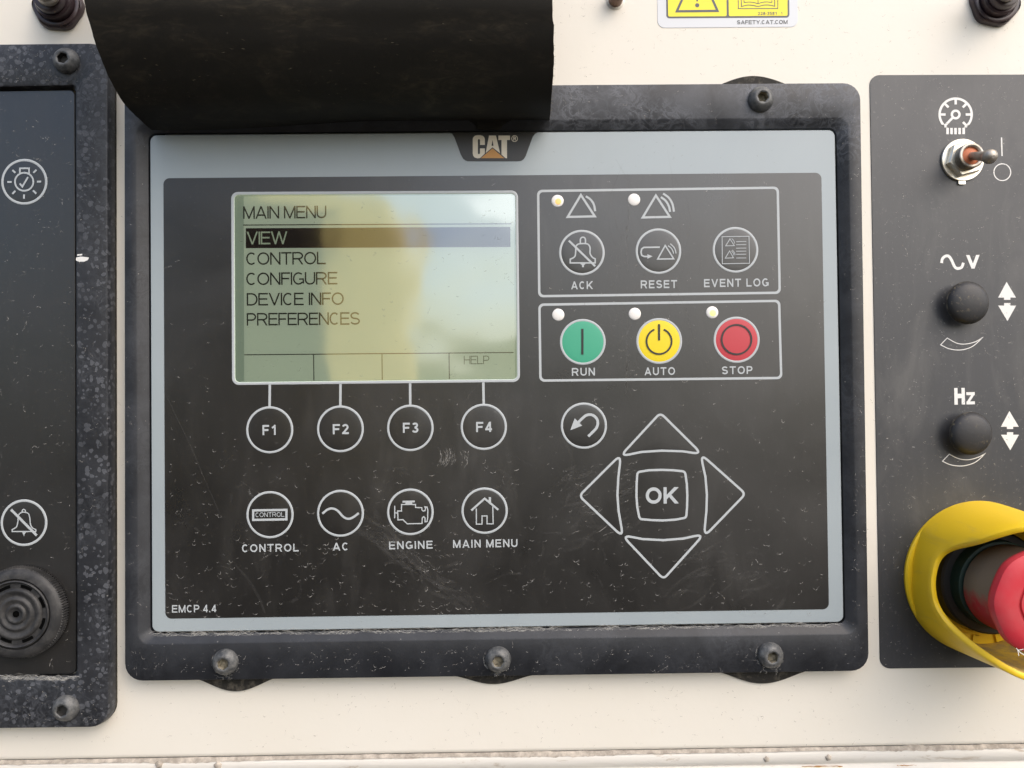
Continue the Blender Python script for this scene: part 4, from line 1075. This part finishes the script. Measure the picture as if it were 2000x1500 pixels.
for _ in range(420):                      # dusty scuffs lying along the sheet
    i = min(int(abs(random.gauss(10, 9))) + 1, len(rows) - 3); u_ = random.uniform(2, 57); n0 = int(u_); L = random.uniform(2, 9); w_ = random.uniform(.5, 1.5)
    p = Vector(rows[i][n0]); q = Vector(rows[i][n0 + 1]); d = (q - p).normalized(); dn = (Vector(rows[i + 1][n0]) - p).normalized(); nn = d.cross(dn)
    if nn.z < 0: nn = -nn
    o_ = p + (q - p) * (u_ - n0) + dn * random.uniform(0, 6) + nn * .5; e = d * L + dn * random.uniform(-2.5, 2.5)
    g.face([tuple(o_), tuple(o_ + e * .5 + dn * w_), tuple(o_ + e), tuple(o_ + e * .5 - dn * w_ * .3)])
o = g.build('dusty_scuffs', mark_mat('rubber_scuff', (.20, .17, .12), .06, .75), fl, base); o['kind'] = 'stuff'

# scuffs on the cream paint
def on_wall():
    while True:
        x, y = random.uniform(0, 2000), random.uniform(0, 1460)
        if y > 1330 or (y < 158 and x > 1080) or 222 < x < 240 or 1702 < x < 1716: return x, y
marks('paint_scuffs', wall, (0, 0, 0), M['chip'], HW + .25, 70, 420, 160, on_wall, .75, .62)

# ------------------------------------------------------------------ what the menu screen mirrors: open door, yard, far bank
g = G(); E = 200 / S; gy = -1.25 / S
g.face([(-E, gy, E), (E, gy, E), (E, gy, -E * .02), (-E, gy, -E * .02)])
m = M['ground'] = mat('grey_yard', (.05, .045, .04), .95, .2); n = N(m)
n.col(n.mix(n.noise(3, 6), (.042, .038, .032), (.07, .063, .054)))
gr = g.build('ground', m); gr['kind'] = 'structure'
g = G(); rows = []
for k in range(14):
    row = []
    for i in range(70):
        a = rad(-75 + 150 * i / 69); R = 60 + k * 2.2
        z_ = -1.4 + 9.0 * math.sin(min(1, k / 9) * math.pi / 2) * (.55 + .3 * math.sin(i * .35) * math.sin(i * .13 + 1) + .15 * math.sin(i * 1.3)) if k else -1.4
        row.append((R * math.sin(a) / S, z_ / S, R * math.cos(a) / S))
    rows.append(row)
g.grid(rows); m = mat('dry_bank', (.10, .11, .04), .95, .1); n = N(m); n.col(n.mix(n.ramp(n.noise(.25, 6, .7), (.4, 0), (.65, 1)), (.14, .15, .06), (.44, .38, .20)))
hl_ = g.build('hill', m); hl_['kind'] = 'structure'
ux, ud = .463 / .6457, .45 / .6457
dr = thing('open_door', 'open yellow painted cabinet door with black foam lining, mirrored in the menu screen', 'door', (-.098 / S, -.4 / S, .9 / S))
BD = (-.098 / S, -.4 / S, .9 / S)
def dpt(t, zz, off):               # t metres back from the free edge, zz height, off metres towards the panel
    return ((-.098 - ux * t + ud * off) / S, zz / S, (.9 - ud * t - ux * off) / S)
m = M['door'] = mat('yellow_door_paint', (.95, .74, .24), .5)
g = G()
def topz(t): return .29 if t > .075 else .29 - .07 * (1 - t / .075) ** 2.2
prof_ = [(0.0, -.075), (.002, -.06), (.010, -.043), (.025, -.026), (.045, -.013), (.07, -.005), (.10, 0), (.30, 0), (.42, 0)]
zr = [1, .96, .9, .8, .5, .2, 0]
def col_(t, off): return [dpt(t, -.10 + (topz(t) + .10) * k, off) for k in (0, .3, .6, .8, .9, .96, 1)]
g.grid([col_(t_, o_) for t_, o_ in prof_]); g.grid([col_(t_, o_ - .02) for t_, o_ in prof_]); g.grid([col_(*prof_[0]), col_(0, -.095)])
g.face([dpt(t_, topz(t_), o_) for t_, o_ in prof_] + [dpt(t_, topz(t_), o_ - .02) for t_, o_ in reversed(prof_)])
g.build('door_leaf', m, dr, BD)
g = G(); pad_ = [(.21, .25), (.40, .25), (.40, -.09), (.21, -.09)]
g.loops([[dpt(t_, z_, .001) for t_, z_ in pad_], [dpt(t_, z_, .025) for t_, z_ in pad_]], cap=True); g.build('foam_lining', mat('black_foam', (.018, .018, .017), .95, .2), dr, BD)
